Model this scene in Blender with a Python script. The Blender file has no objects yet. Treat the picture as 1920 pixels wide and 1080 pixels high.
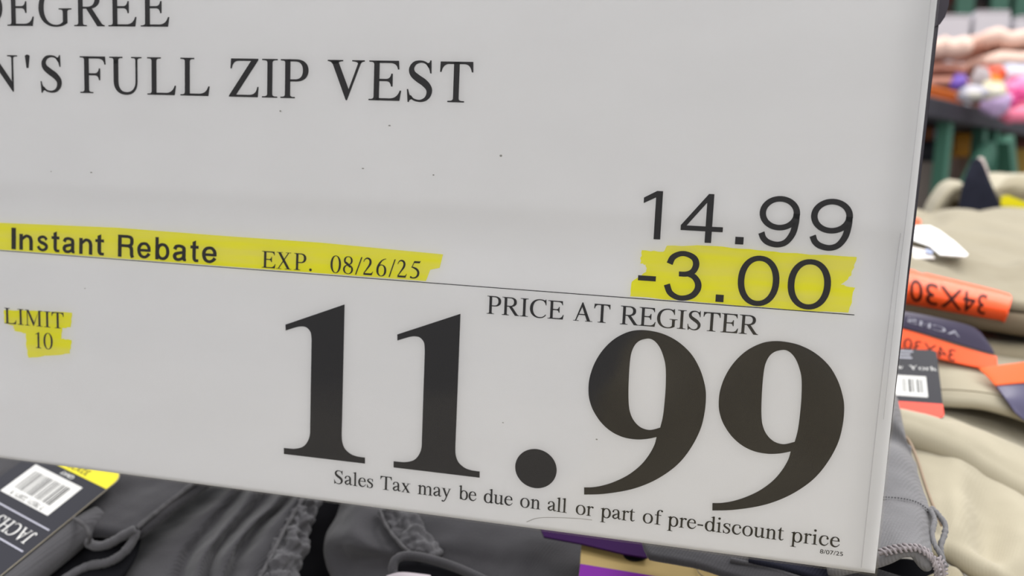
import bpy, bmesh, math, random
import numpy as np
from mathutils import Vector, Matrix, geometry

# ------------------------------------------------------------------ camera
ZC = 0.95                                   # camera height above the floor
F_PX = 1670.75
RT = ((0.9727938, 0.07005173, -0.22082794),
      (0.22756003, -0.11012019, 0.96751743),
      (0.04345865, -0.99144657, -0.12306521))   # world rows of (right, down, forward)
sc = bpy.context.scene
cam_d = bpy.data.cameras.new('camera')
cam = bpy.data.objects.new('camera', cam_d)
sc.collection.objects.link(cam)
cam_d.sensor_width = 36.0
cam_d.lens = 36.0 * F_PX / 1920.0
m = Matrix.Identity(4)
for i in range(3):
    m[i][0] = RT[i][0]; m[i][1] = -RT[i][1]; m[i][2] = -RT[i][2]
m[2][3] = ZC
cam.matrix_world = m
cam_d.clip_start = 0.02
cam_d.dof.use_dof = True
cam_d.dof.focus_distance = 0.25
cam_d.dof.aperture_fstop = 11.0
sc.camera = cam

# ------------------------------------------------------------------ light
sc.view_settings.view_transform = 'Standard'
sc.view_settings.look = 'None'
sc.view_settings.exposure = 0.0
sc.view_settings.gamma = 1.0
sc.view_settings.use_curve_mapping = False
world = bpy.data.worlds.new('hall_light')
sc.world = world
world.use_nodes = True
wn = world.node_tree
bg = wn.nodes['Background']
wtc = wn.nodes.new('ShaderNodeTexCoord'); wsep = wn.nodes.new('ShaderNodeSeparateXYZ')
wr = wn.nodes.new('ShaderNodeValToRGB')            # hall: bright white ceiling, dim aisles at eye level
wn.links.new(wtc.outputs['Generated'], wsep.inputs[0])
wmr = wn.nodes.new('ShaderNodeMapRange'); wmr.inputs['From Min'].default_value = -1; wmr.inputs['From Max'].default_value = 1
wn.links.new(wsep.outputs['Z'], wmr.inputs[0]); wn.links.new(wmr.outputs[0], wr.inputs[0])
for pos, v in ((0.0, .30), (0.46, .27), (0.57, .25), (0.70, 1.3), (1.0, 1.6)):
    e = wr.color_ramp.elements[0] if pos == 0 else wr.color_ramp.elements[-1] if pos == 1 else wr.color_ramp.elements.new(pos)
    e.position = pos; e.color = (v * .985, v * .99, v, 1)
wn.links.new(wr.outputs[0], bg.inputs[0])
bg.inputs[1].default_value = 1.25
def area(name, loc, size, power, rot=(0, 0, 0), col=(1, 0.97, 0.93)):
    d = bpy.data.lights.new(name, 'AREA'); d.shape = 'RECTANGLE'
    d.size, d.size_y = size; d.energy = power; d.color = col
    o = bpy.data.objects.new(name, d); sc.collection.objects.link(o)
    o.location = loc; o.rotation_euler = rot
    return o
area('ceiling_and_fill_lamp', (-0.6, -5.0, 3.4), (5.0, 1.2), 105, (math.radians(40), 0, 0))  # fill lamp added behind the camera, tilted to brighten the sign
area('ceiling_and_fill_lamp', (0.9, 1.5, 3.6), (1.6, 0.6), 50)
area('ceiling_and_fill_lamp', (2.2, 4.0, 3.6), (1.6, 0.6), 60)

# ------------------------------------------------------------------ helpers
def at(px, py, Y, dz=0.0):
    """point of the view ray through a pixel at depth Y in front of the camera"""
    c = (px - 960.0, py - 540.0, F_PX)
    d = [sum(RT[i][k] * c[k] for k in range(3)) for i in range(3)]
    k = Y / d[1]
    return Vector((d[0] * k, Y, d[2] * k + ZC + dz))

def srgb(h):
    h = h.lstrip('#')
    v = [int(h[i:i + 2], 16) / 255 for i in (0, 2, 4)]
    return tuple(x / 12.92 if x <= 0.04045 else ((x + 0.055) / 1.055) ** 2.4 for x in v) + (1,)

def mat(name, col, rough=0.6, spec=0.3, noise=None, bump=None, metal=0, sheen=0, coat=0):
    mt = bpy.data.materials.new(name); mt.use_nodes = True
    nt = mt.node_tree; b = nt.nodes['Principled BSDF']
    c = srgb(col) if isinstance(col, str) else tuple(col) + (1,)
    b.inputs['Base Color'].default_value = c
    b.inputs['Roughness'].default_value = rough
    b.inputs['Specular IOR Level'].default_value = spec
    b.inputs['Metallic'].default_value = metal
    b.inputs['Sheen Weight'].default_value = sheen
    b.inputs['Coat Weight'].default_value = coat
    tc = nt.nodes.new('ShaderNodeTexCoord')
    if noise:
        scale, amt = noise[0], noise[1]
        mp = nt.nodes.new('ShaderNodeMapping'); nt.links.new(tc.outputs['Object'], mp.inputs[0])
        if len(noise) > 2: mp.inputs['Scale'].default_value = noise[2]
        n = nt.nodes.new('ShaderNodeTexNoise'); n.inputs['Scale'].default_value = scale
        n.inputs['Detail'].default_value = 5
        nt.links.new(mp.outputs[0], n.inputs['Vector'])
        r = nt.nodes.new('ShaderNodeMapRange')
        r.inputs['From Min'].default_value = 0.3; r.inputs['From Max'].default_value = 0.7
        r.inputs['To Min'].default_value = 1 - amt; r.inputs['To Max'].default_value = 1 + amt
        nt.links.new(n.outputs[0], r.inputs[0])
        mx = nt.nodes.new('ShaderNodeMix'); mx.data_type = 'RGBA'; mx.blend_type = 'MULTIPLY'
        mx.inputs[0].default_value = 1
        mx.inputs[6].default_value = c
        nt.links.new(r.outputs[0], mx.inputs[7])
        nt.links.new(mx.outputs[2], b.inputs['Base Color'])
    if bump == 'twill':
        soft = 'khaki' in name
        mp = nt.nodes.new('ShaderNodeMapping'); nt.links.new(tc.outputs['Object'], mp.inputs[0])
        mp.inputs['Rotation'].default_value = (0.2, 0.1, 0.5)
        w = nt.nodes.new('ShaderNodeTexWave'); w.inputs['Scale'].default_value = 330
        w.inputs['Distortion'].default_value = 1.2; w.inputs['Detail'].default_value = 2
        w.inputs['Detail Scale'].default_value = 3
        nt.links.new(mp.outputs[0], w.inputs['Vector'])
        n2 = nt.nodes.new('ShaderNodeTexNoise'); n2.inputs['Scale'].default_value = 900
        nt.links.new(tc.outputs['Object'], n2.inputs['Vector'])
        ad = nt.nodes.new('ShaderNodeMath'); ad.operation = 'ADD'
        nt.links.new(w.outputs['Fac'], ad.inputs[0]); nt.links.new(n2.outputs[0], ad.inputs[1])
        bp = nt.nodes.new('ShaderNodeBump'); bp.inputs['Strength'].default_value = 0.12 if soft else 0.32
        bp.inputs['Distance'].default_value = 0.0004
        nt.links.new(ad.outputs[0], bp.inputs['Height'])
        nt.links.new(bp.outputs[0], b.inputs['Normal'])
    elif bump:
        n2 = nt.nodes.new('ShaderNodeTexNoise'); n2.inputs['Scale'].default_value = bump[0]
        n2.inputs['Detail'].default_value = 4
        nt.links.new(tc.outputs['Object'], n2.inputs['Vector'])
        bp = nt.nodes.new('ShaderNodeBump'); bp.inputs['Strength'].default_value = bump[1]
        bp.inputs['Distance'].default_value = bump[2]
        nt.links.new(n2.outputs[0], bp.inputs['Height'])
        nt.links.new(bp.outputs[0], b.inputs['Normal'])
    return mt

def link(name, bm, mt, parent=None, smooth=False):
    me = bpy.data.meshes.new(name); bm.to_mesh(me); bm.free()
    if mt: me.materials.append(mt)
    if smooth:
        for p in me.polygons: p.use_smooth = True
    o = bpy.data.objects.new(name, me); sc.collection.objects.link(o)
    if parent: o.parent = parent
    return o

def tag(o, label, cat, group=None):
    o['label'] = label; o['category'] = cat
    if group: o['group'] = group
    return o

def struct(o):
    o['kind'] = 'structure'; return o

def thing(name, loc, label, cat, group=None, rot=(0, 0, 0)):
    o = bpy.data.objects.new(name, None); sc.collection.objects.link(o)
    o.location = loc; o.rotation_euler = rot; o.empty_display_size = 0.02
    return tag(o, label, cat, group)

def wparent(child, parent):
    """parent while keeping world-space mesh coordinates"""
    child.parent = parent
    child.matrix_parent_inverse = parent_matrix(parent).inverted()

def parent_matrix(p):
    mm = Matrix.LocRotScale(p.location, p.rotation_euler, None)
    return parent_matrix(p.parent) @ p.matrix_parent_inverse @ mm if p.parent else mm

def box_bm(x0, x1, y0, y1, z0, z1, bev=0.0, M=None):
    bm = bmesh.new()
    bmesh.ops.create_cube(bm, size=1)
    for v in bm.verts:
        v.co = Vector((x0 + (v.co.x + .5) * (x1 - x0), y0 + (v.co.y + .5) * (y1 - y0), z0 + (v.co.z + .5) * (z1 - z0)))
    if bev: bmesh.ops.bevel(bm, geom=list(bm.edges), offset=bev, segments=2, affect='EDGES', profile=0.5)
    if M: bmesh.ops.transform(bm, matrix=M, verts=bm.verts)
    return bm

def crs(P, n=8, closed=False, corner=()):
    """Catmull-Rom through P (tuples or Vectors); corners stay sharp"""
    P = [Vector(p) for p in P]; N = len(P); out = []
    rng = range(N if closed else N - 1)
    for i in rng:
        p1 = P[i]; p2 = P[(i + 1) % N]
        p0 = P[i - 1] if (closed or i > 0) else p1 * 2 - p2
        p3 = P[(i + 2) % N] if (closed or i + 2 < N) else p2 * 2 - p1
        if i in corner: p0 = p1 * 2 - p2 if (i + 1) % N in corner else p1
        if (i + 1) % N in corner: p3 = p2
        t1 = (p2 - p0) * .5; t2 = (p3 - p1) * .5
        if i in corner and (i + 1) % N in corner:
            out.append(p1); continue
        for k in range(n):
            t = k / n
            out.append(p1 * (2*t**3 - 3*t**2 + 1) + t1 * (t**3 - 2*t**2 + t) + p2 * (-2*t**3 + 3*t**2) + t2 * (t**3 - t**2))
    if not closed: out.append(P[-1])
    return out

def tube_bm(pts, rad, n=8, bm=None, wob=None, closed_ends=True):
    """tube along a list of points; rad is a number or a list"""
    bm = bm or bmesh.new()
    N = len(pts); prev = None; rings = []
    up = Vector((0, 0, 1))
    for i, p in enumerate(pts):
        t = (pts[min(i + 1, N - 1)] - pts[max(i - 1, 0)]).normalized()
        a = t.cross(up)
        if a.length < 1e-3: a = t.cross(Vector((1, 0, 0)))
        a.normalize(); b = a.cross(t).normalized()
        r = rad[i] if isinstance(rad, (list, tuple)) else rad
        if wob: r *= 1 + wob * random.uniform(-1, 1)
        rings.append([bm.verts.new(p + a * math.cos(2*math.pi*k/n) * r + b * math.sin(2*math.pi*k/n) * r) for k in range(n)])
    for i in range(N - 1):
        for k in range(n):
            bm.faces.new((rings[i][k], rings[i][(k+1) % n], rings[i+1][(k+1) % n], rings[i+1][k]))
    if closed_ends:
        bm.faces.new(rings[0][::-1]); bm.faces.new(rings[-1])
    return bm

def grid_eval(rows, nu, nv):
    """bicubic interpolation of a control grid of Vectors"""
    cols = [crs(r, nu) for r in rows]
    L = len(cols[0])
    g = [crs([c[j] for c in cols], nv) for j in range(L)]
    return [[g[j][i] for j in range(L)] for i in range(len(g[0]))]

def fbm(p, seed=0):
    from mathutils import noise
    return noise.fractal(p + Vector((seed * 7.3, seed * 3.1, 0)), 1.0, 2.0, 3)

def cloth(name, rows, thick, mt, parent=None, nu=10, nv=10, wr=0.0, ws=30, seed=0, disp=None, cap=True):
    """thick folded fabric: bicubic top surface, rounded edges all round, closed below"""
    G = grid_eval(rows, nu, nv)
    H, W = len(G), len(G[0])
    def nrm(i, j):
        a = G[min(i+1, H-1)][j] - G[max(i-1, 0)][j]; b = G[i][min(j+1, W-1)] - G[i][max(j-1, 0)]
        n = a.cross(b)
        if n.length < 1e-12: return Vector((0, 0, 1))
        n.normalize()
        return n if n.z >= 0 else -n
    NN = [[nrm(i, j) for j in range(W)] for i in range(H)]
    if wr or disp:
        for i in range(H):
            for j in range(W):
                d = wr * fbm(G[i][j] * ws, seed) if wr else 0
                if disp: d += disp(i / (H-1), j / (W-1))
                G[i][j] = G[i][j] + NN[i][j] * d
    bm = bmesh.new()
    V = [[bm.verts.new(p) for p in r] for r in G]
    for i in range(H - 1):
        for j in range(W - 1):
            bm.faces.new((V[i][j], V[i][j+1], V[i+1][j+1], V[i+1][j]))
    loop = [(0, j) for j in range(W)] + [(i, W-1) for i in range(1, H)] + [(H-1, j) for j in range(W-2, -1, -1)] + [(i, 0) for i in range(H-2, 0, -1)]
    r = thick / 2; K = 8
    outs = []
    n = len(loop)
    for a, (i, j) in enumerate(loop):
        p = G[i][j]; q = G[loop[a-1][0]][loop[a-1][1]]; s = G[loop[(a+1) % n][0]][loop[(a+1) % n][1]]
        t = (s - q); nn = NN[i][j]
        o = t.cross(nn)
        if o.length < 1e-9: o = p - G[H//2][W//2]
        o.normalize()
        c = p - G[min(max(i, 1), H-2)][min(max(j, 1), W-2)]
        if o.dot(c) < 0: o = -o
        outs.append((p, o, nn))
    prev = [V[i][j] for i, j in loop]
    for k in range(1, K + 1):
        a = math.pi * k / K
        cur = [bm.verts.new(p + o * r * math.sin(a) - u * r * (1 - math.cos(a))) for p, o, u in outs]
        for x in range(n):
            bm.faces.new((prev[x], prev[(x+1) % n], cur[(x+1) % n], cur[x]))
        prev = cur
    if cap:
        cen = bm.verts.new(sum((v.co for v in prev), Vector()) / n)
        for x in range(n): bm.faces.new((prev[x], prev[(x+1) % n], cen))
    bmesh.ops.recalc_face_normals(bm, faces=bm.faces)
    o = link(name, bm, mt, None, True)
    if parent: wparent(o, parent)
    return o

# ------------------------------------------------------------------ lettering
# every glyph is drawn by hand from outlines and pen strokes in a 1000-unit em
class Pen:
    def __init__(s): s.polys = []
    def poly(s, outer, holes=()):
        loops = [[Vector((x, y, 0)) for x, y in outer]] + [[Vector((x, y, 0)) for x, y in h] for h in holes]
        pts = [p for l in loops for p in l]
        for t in geometry.tessellate_polygon(loops):
            s.polys.append([(pts[i].x, pts[i].y) for i in t])
    def path(s, d, n=8):
        tok = d.replace(',', ' ').split(); i = 0; loops = []; cur = None; c = None
        def num(k): return [float(x) for x in tok[i+1:i+1+k]]
        while i < len(tok):
            c = tok[i]
            if c == 'M': v = num(2); cur = [tuple(v)]; loops.append(cur); i += 3
            elif c == 'L': v = num(2); cur.append(tuple(v)); i += 3
            elif c == 'Q':
                v = num(4); a = cur[-1]
                for k in range(1, n+1):
                    t = k/n; cur.append(((1-t)**2*a[0]+2*t*(1-t)*v[0]+t*t*v[2], (1-t)**2*a[1]+2*t*(1-t)*v[1]+t*t*v[3]))
                i += 5
            elif c == 'C':
                v = num(6); a = cur[-1]
                for k in range(1, n+3):
                    t = k/(n+2); u = 1-t
                    cur.append((u**3*a[0]+3*u*u*t*v[0]+3*u*t*t*v[2]+t**3*v[4], u**3*a[1]+3*u*u*t*v[1]+3*u*t*t*v[3]+t**3*v[5]))
                i += 7
        s.poly(loops[0], loops[1:])
    def ring(s, cx, cy, rx, ry, ix, iy, ex=2.15, icx=None, tilt=0, n=40):
        icx = cx if icx is None else icx
        def pt(c, rx, ry, a):
            ca, sa = math.cos(a), math.sin(a)
            x = rx * math.copysign(abs(ca) ** (2/ex), ca); y = ry * math.copysign(abs(sa) ** (2/ex), sa)
            return (c + x + tilt * y, cy + y)
        for k in range(n):
            a, b = 2*math.pi*k/n, 2*math.pi*(k+1)/n
            s.polys.append([pt(cx, rx, ry, a), pt(cx, rx, ry, b), pt(icx, ix, iy, b), pt(icx, ix, iy, a)])
    def dot(s, cx, cy, r, ry=None, n=28):
        ry = ry or r
        s.polys.append([(cx + r*math.cos(2*math.pi*k/n), cy + ry*math.sin(2*math.pi*k/n)) for k in range(n)])
    def rect(s, x0, x1, y0, y1): s.polys.append([(x0, y0), (x1, y0), (x1, y1), (x0, y1)])
    def stroke(s, P, w=None, n=7):
        """pen stroke through (x, y[, width])"""
        P = [(p[0], p[1], p[2] if len(p) > 2 else w) for p in P]
        q = crs(P, n); N = len(q); L = []
        for i in range(N):
            t = q[min(i+1, N-1)] - q[max(i-1, 0)]; l = math.hypot(t.x, t.y) or 1
            nx, ny = -t.y/l, t.x/l; h = max(q[i].z, 4) / 2
            L.append(((q[i].x + nx*h, q[i].y + ny*h), (q[i].x - nx*h, q[i].y - ny*h)))
        for i in range(N - 1):
            s.polys.append([L[i][0], L[i][1], L[i+1][1], L[i+1][0]])
    def stem(s, x, w, y0, y1, bl=0, br=0, tl=0, tr=0, h=20, k=26):
        pts = [(x - bl, y0)] if bl else [(x, y0)]
        pts += [(x + w + br, y0)] if br else [(x + w, y0)]
        def corner(cx, sgn, ext, yb, up):
            # bracket from serif tip to the stem
            out = [(cx + sgn*ext, yb + up*h)]
            for t in (0.25, .5, .75, 1):
                a = 1 - t
                out.append((cx + sgn*ext*.75*a*a, yb + up*(h + k*t*t*1.6)))
            return out
        if br: pts += corner(x + w, 1, br, y0, 1)
        if tr: pts += corner(x + w, 1, tr, y1, -1)[::-1] + [(x + w + tr, y1)]
        else: pts.append((x + w, y1))
        if tl: pts += [(x - tl, y1)] + corner(x, -1, tl, y1, -1)
        else: pts.append((x, y1))
        if bl: pts += corner(x, -1, bl, y0, 1)[::-1]
        s.poly(pts)

def serif_glyph(ch):
    p = Pen(); adv = 500
    TOPARM = 'M 150 662 L 546 662 L 556 519 L 530 519 Q 515 618 400 624 L 150 624'
    MIDARM = 'M 190 322 L 330 322 Q 400 318 412 236 L 440 236 L 440 448 L 412 448 Q 400 366 330 360 L 190 360'
    BOTARM = 'M 150 0 L 570 0 L 597 169 L 570 169 Q 530 44 400 38 L 150 38'
    if ch == 'I': adv = 333; p.stem(118, 97, 0, 662, 100, 100, 100, 100)
    elif ch == 'E':
        adv = 611; p.stem(102, 98, 0, 662, 90, 0, 90, 0)
        p.path(TOPARM); p.path(MIDARM); p.path(BOTARM)
    elif ch == 'F':
        adv = 556; p.stem(102, 98, 0, 662, 90, 92, 90, 0); p.path(TOPARM); p.path(MIDARM)
    elif ch == 'L':
        adv = 611; p.stem(102, 98, 0, 662, 90, 0, 90, 92); p.path(BOTARM)
    elif ch == 'D':
        adv = 722; p.stem(104, 98, 0, 662, 88, 0, 88, 0)
        p.path('M 150 662 L 300 662 C 540 662 685 535 685 331 C 685 127 540 0 300 0 L 150 0 L 150 36 L 290 36 C 470 36 577 140 577 331 C 577 522 470 626 290 626 L 150 626')
    elif ch in 'GC':
        adv = 722 if ch == 'G' else 667
        end = ('L 650 58 L 553 90 C 520 44 480 24 410 24' if ch == 'G' else 'C 560 -14 610 60 640 128 L 618 140 C 585 80 520 30 420 30')
        last = 'C 490 -14 590 10 650 58' if ch == 'G' else 'C 520 -14 600 40 640 128'
        if ch == 'G':
            p.path('M 640 475 L 617 475 C 585 590 510 640 405 640 C 235 640 143 510 143 331 C 143 140 250 22 410 22 C 480 22 530 45 560 85 L 655 62 C 590 8 500 -14 400 -14 C 180 -14 32 120 32 328 C 32 530 170 676 400 676 C 500 676 545 648 575 646 Q 600 648 610 678 L 630 678')
            p.stem(556, 97, 50, 320, 0, 0, 88, 90)
        else:
            p.path('M 632 468 L 608 468 C 580 590 500 640 405 640 C 235 640 143 510 143 331 C 143 140 250 26 410 26 C 500 26 560 66 612 136 L 634 118 C 580 30 500 -14 390 -14 C 180 -14 30 120 30 328 C 30 530 170 676 400 676 C 500 676 540 646 570 646 Q 592 648 602 678 L 622 678')
    elif ch == 'R':
        adv = 667; p.stem(102, 98, 0, 662, 86, 86, 86, 0)
        p.path('M 150 662 L 330 662 C 480 662 560 600 560 490 C 560 380 470 318 330 314 L 190 314 L 190 350 L 310 350 C 405 354 455 410 455 490 C 455 580 400 626 310 626 L 150 626')
        p.path('M 262 330 L 385 330 L 590 60 Q 620 22 664 19 L 664 0 L 506 0')
    elif ch == 'P':
        adv = 556; p.stem(102, 98, 0, 662, 86, 92, 86, 0)
        p.path('M 150 662 L 310 662 C 460 662 542 590 542 475 C 542 355 450 286 310 286 L 190 286 L 190 322 L 290 322 C 390 322 437 380 437 475 C 437 575 385 626 290 626 L 150 626')
    elif ch == 'U':
        adv = 722; p.stem(102, 98, 540, 662, 0, 0, 88, 90); p.stem(556, 40, 540, 662, 0, 0, 88, 88)
        p.path('M 102 600 L 102 230 C 102 80 200 -14 360 -14 C 520 -14 596 80 596 230 L 596 600 L 556 600 L 556 235 C 556 100 480 34 375 34 C 265 34 200 100 200 240 L 200 600')
    elif ch == 'N':
        adv = 722; p.stem(105, 38, 0, 600, 92, 92); p.stem(570, 40, 200, 662, 0, 0, 92, 92)
        p.poly([(12, 662), (190, 662), (610, 140), (610, -11), (590, -11), (110, 582), (70, 632), (12, 643)])
        p.rect(580, 610, 60, 300)
    elif ch == 'S':
        adv = 556
        p.stroke([(432, 560, 34), (372, 630, 34), (280, 655, 36), (175, 628, 62), (118, 545, 88), (140, 455, 106), (235, 378, 118), (350, 305, 118), (430, 215, 106), (432, 120, 88), (375, 40, 60), (275, 8, 36), (165, 30, 34), (100, 90, 34)])
        p.path('M 470 463 L 447 463 Q 425 570 370 630 L 420 635 Q 436 645 442 676 L 463 676')
        p.path('M 42 199 L 65 199 Q 85 90 150 42 L 105 24 Q 88 14 82 -14 L 60 -14')
    elif ch == 'H':
        adv = 722
        for x in (102, 522): p.stem(x, 98, 0, 662, 86, 86, 86, 86)
        p.rect(190, 530, 318, 356)
    elif ch == 'J':
        adv = 389; p.stem(190, 98, 200, 662, 0, 0, 86, 86); p.stroke([(239, 230, 98), (236, 110, 90), (190, 30, 60), (110, 5, 40), (62, 60, 70)]); p.dot(66, 62, 46)
    elif ch == 'Y':
        adv = 722; p.stem(312, 98, 0, 320, 92, 92); p.poly([(90, 648), (215, 648), (405, 330), (312, 290)]); p.poly([(560, 648), (610, 648), (400, 280), (350, 310)])
        p.rect(22, 300, 643, 662); p.rect(470, 700, 643, 662)
    elif ch == 'w':
        adv = 722
        for x in (0, 225): p.poly([(60 + x, 440), (160 + x, 440), (300 + x, 110), (255 + x, -10)]); p.poly([(385 + x, 440), (430 + x, 440), (285 + x, -10), (255 + x, -10), (260 + x, 80)])
        p.rect(14, 210, 433, 450); p.rect(560, 705, 433, 450)
    elif ch == 'k':
        adv = 500; p.stem(78, 84, 0, 676, 66, 66); p.poly([(10, 640), (140, 683), (162, 683), (162, 640), (78, 605), (40, 625), (10, 625)])
        p.poly([(155, 235), (340, 425), (395, 425), (160, 190)]); p.poly([(215, 270), (285, 330), (480, 14), (365, 14)]); p.rect(290, 470, 433, 450); p.rect(330, 500, 0, 17)
    elif ch == 'T':
        adv = 611; p.stem(257, 98, 0, 662, 97, 97)
        p.path('M 17 492 L 42 492 Q 66 620 170 624 L 440 624 Q 545 620 568 492 L 593 492 L 587 662 L 23 662')
    elif ch == 'V':
        adv = 722; p.poly([(88, 648), (210, 648), (412, 175), (590, 648), (640, 648), (384, -11), (362, -11)])
        p.path('M 16 662 L 303 662 L 303 643 Q 220 640 205 600 L 100 600 Q 75 640 16 643')
        p.path('M 468 662 L 697 662 L 697 643 Q 640 640 620 600 L 576 600 Q 570 640 468 643')
    elif ch == 'Z':
        adv = 611; p.path('M 577 662 L 577 640 L 150 38 L 410 38 Q 540 42 560 178 L 586 178 L 572 0 L 10 0 L 10 18 L 437 624 L 200 624 Q 80 620 64 490 L 38 490 L 48 662')
    elif ch == 'X':
        adv = 722; p.poly([(90, 648), (215, 648), (640, 14), (510, 14)])
        p.poly([(545, 648), (595, 648), (140, 14), (92, 14)])
        for a, b, y in ((22, 300, 643), (440, 680, 643), (16, 250, 0), (410, 704, 0)): p.rect(a, b, y, y + 19)
    elif ch == 'M':
        adv = 889; p.stem(110, 38, 0, 610, 94, 94); p.stem(662, 98, 0, 662, 94, 100, 0, 100)
        p.poly([(16, 662), (196, 662), (455, 150), (690, 662), (760, 662), (662, 590), (432, 0), (415, 0), (130, 600), (70, 640), (16, 643)])
    elif ch == 'A':
        adv = 722; p.poly([(318, 674), (354, 674), (628, 14), (512, 14), (322, 505), (128, 14), (85, 14)])
        p.rect(200, 480, 220, 258); p.rect(15, 215, 0, 19); p.rect(450, 706, 0, 19)
    elif ch == "'": adv = 190; p.path('M 40 655 Q 90 700 140 655 L 110 431 L 70 431')
    elif ch == 'a':
        adv = 444
        p.stroke([(76, 345, 76), (100, 410, 46), (185, 443, 34), (272, 418, 60), (313, 335, 84), (314, 200, 84), (316, 100, 84), (340, 42, 62), (385, 34, 40), (440, 62, 20)])
        p.stroke([(318, 276, 26), (205, 228, 50), (105, 170, 76), (80, 105, 84), (122, 44, 62), (200, 44, 52), (312, 118, 30)]); p.dot(76, 342, 38)
    elif ch == 's':
        adv = 389
        p.stroke([(322, 370, 26), (255, 438, 28), (160, 442, 34), (88, 385, 66), (92, 325, 80), (185, 258, 88), (285, 190, 84), (305, 110, 76), (255, 30, 50), (160, 8, 30), (90, 50, 28), (58, 100, 26)])
        p.path('M 335 312 L 314 312 Q 300 390 240 440 L 300 430 L 316 458 L 330 458'); p.path('M 38 158 L 60 158 Q 80 60 140 14 L 78 20 L 62 -8 L 46 -8')
    elif ch == 'l': adv = 278; p.stem(97, 84, 0, 676, 76, 76); p.poly([(20, 640), (150, 683), (181, 683), (181, 640), (97, 600), (60, 625), (20, 625)])
    elif ch == 'i': adv = 278; p.stem(97, 84, 0, 450, 76, 76); p.poly([(20, 410), (150, 458), (181, 458), (181, 410), (97, 372), (60, 398), (20, 395)]); p.dot(135, 625, 54)
    elif ch == 'e':
        adv = 444; p.rect(85, 408, 262, 292)
        p.stroke([(372, 277, 76), (345, 385, 62), (235, 444, 34), (120, 385, 70), (72, 240, 92), (110, 95, 88), (220, 26, 62), (330, 50, 36), (418, 150, 22)])
    elif ch in 'nmru':
        adv = {'n': 500, 'm': 778, 'r': 333, 'u': 500}[ch]
        if ch == 'u':
            for x in (70, 330):
                p.stem(x, 84, 90 if x < 100 else 0, 440, 0, 0, 0, 0); p.poly([(x-62, 450), (x+84, 450), (x+84, 400), (x-5, 405), (x-62, 432)])
            p.stroke([(112, 130, 84), (125, 60, 78), (190, 25, 60), (265, 40, 40), (335, 100, 26)]); p.poly([(400, 0), (485, 22), (485, 44), (400, 70)])
        else:
            p.stem(78, 84, 0, 450, 66, 66); p.poly([(8, 410), (140, 460), (162, 460), (162, 400), (78, 372), (45, 398), (8, 395)])
            if ch == 'r':
                p.stroke([(158, 350, 24), (205, 415, 40), (255, 425, 60), (300, 410, 70)]); p.dot(292, 408, 44)
            else:
                for x in ([162] if ch == 'n' else [162, 432]):
                    p.stroke([(x-4, 350, 22), (x+60, 415, 44), (x+130, 425, 58), (x+190, 380, 78), (x+206, 290, 84), (x+206, 200, 84)]); p.stem(x+164, 84, 0, 290, 62, 64)
    elif ch == 'x':
        adv = 500; p.poly([(50, 440), (155, 440), (440, 12), (330, 12)]); p.poly([(350, 440), (395, 440), (118, 12), (70, 12)])
        for a, b, y in ((17, 215, 434), (285, 470, 434), (17, 165, 0), (260, 479, 0)): p.rect(a, b, y, y + 17)
    elif ch == 'y':
        adv = 500; p.poly([(62, 440), (165, 440), (285, 130), (245, 10)]); p.stroke([(412, 440, 44), (330, 220, 44), (255, 20, 48), (200, -110, 46), (140, -180, 46), (75, -178, 66)])
        p.dot(72, -172, 40); p.rect(14, 220, 433, 450); p.rect(340, 475, 433, 450)
    elif ch in 'bdop':
        adv = 500
        if ch == 'o': p.ring(250, 225, 222, 235, 130, 202)
        elif ch == 'b': p.ring(272, 225, 200, 235, 112, 196, icx=268); p.stem(70, 84, 20, 683); p.poly([(5, 640), (130, 683), (154, 683), (154, 640), (70, 605), (40, 625), (5, 625)])
        elif ch == 'd': p.ring(228, 225, 202, 235, 112, 196, icx=236); p.stem(344, 84, 20, 683); p.poly([(275, 640), (400, 683), (428, 683), (428, 640), (344, 605), (310, 625), (275, 625)]); p.poly([(370, -10), (428, 10), (490, 28), (490, 48), (428, 60), (360, 70)])
        else: p.ring(274, 225, 198, 235, 112, 196, icx=270); p.stem(72, 84, -217, 440, 66, 84); p.poly([(5, 410), (134, 460), (156, 460), (156, 400), (72, 372), (40, 398), (5, 395)])
    elif ch == 'c':
        adv = 444; p.stroke([(378, 340, 74), (335, 425, 40), (235, 443, 34), (125, 390, 68), (74, 240, 92), (112, 95, 88), (222, 26, 60), (325, 48, 36), (412, 150, 20)]); p.dot(368, 338, 46)
    elif ch == 't':
        adv = 278; p.stroke([(112, 440, 84), (112, 200, 84), (114, 90, 82), (145, 30, 60), (205, 25, 40), (272, 70, 20)]); p.rect(15, 258, 418, 450); p.poly([(70, 440), (154, 440), (154, 579), (138, 579), (70, 470), (15, 436), (15, 418)])
    elif ch == 'f':
        adv = 333; p.stem(102, 84, 0, 520, 82, 98); p.stroke([(144, 480, 84), (150, 580, 78), (190, 645, 50), (255, 668, 34), (310, 650, 60)]); p.dot(322, 628, 42); p.rect(20, 300, 418, 450)
    elif ch == '0': p.ring(250, 331, 226, 345, 134, 318, ex=2.1)
    elif ch == '1': p.stem(212, 86, 0, 630, 92, 92); p.poly([(111, 580), (285, 676), (298, 676), (298, 590), (212, 580), (180, 590), (118, 562)])
    elif ch == '2':
        p.stroke([(45, 500, 24), (95, 600, 36), (205, 650, 56), (320, 600, 90), (348, 490, 96), (300, 370, 80), (180, 210, 52), (55, 45, 36)]); p.path('M 30 0 L 420 0 L 475 145 L 455 150 Q 420 74 350 74 L 90 74')
    elif ch == '5':
        p.poly([(180, 662), (420, 662), (452, 680), (438, 690), (408, 588), (180, 588)]); p.poly([(150, 588), (182, 662), (200, 662), (180, 588), (120, 440), (70, 405)])
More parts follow.
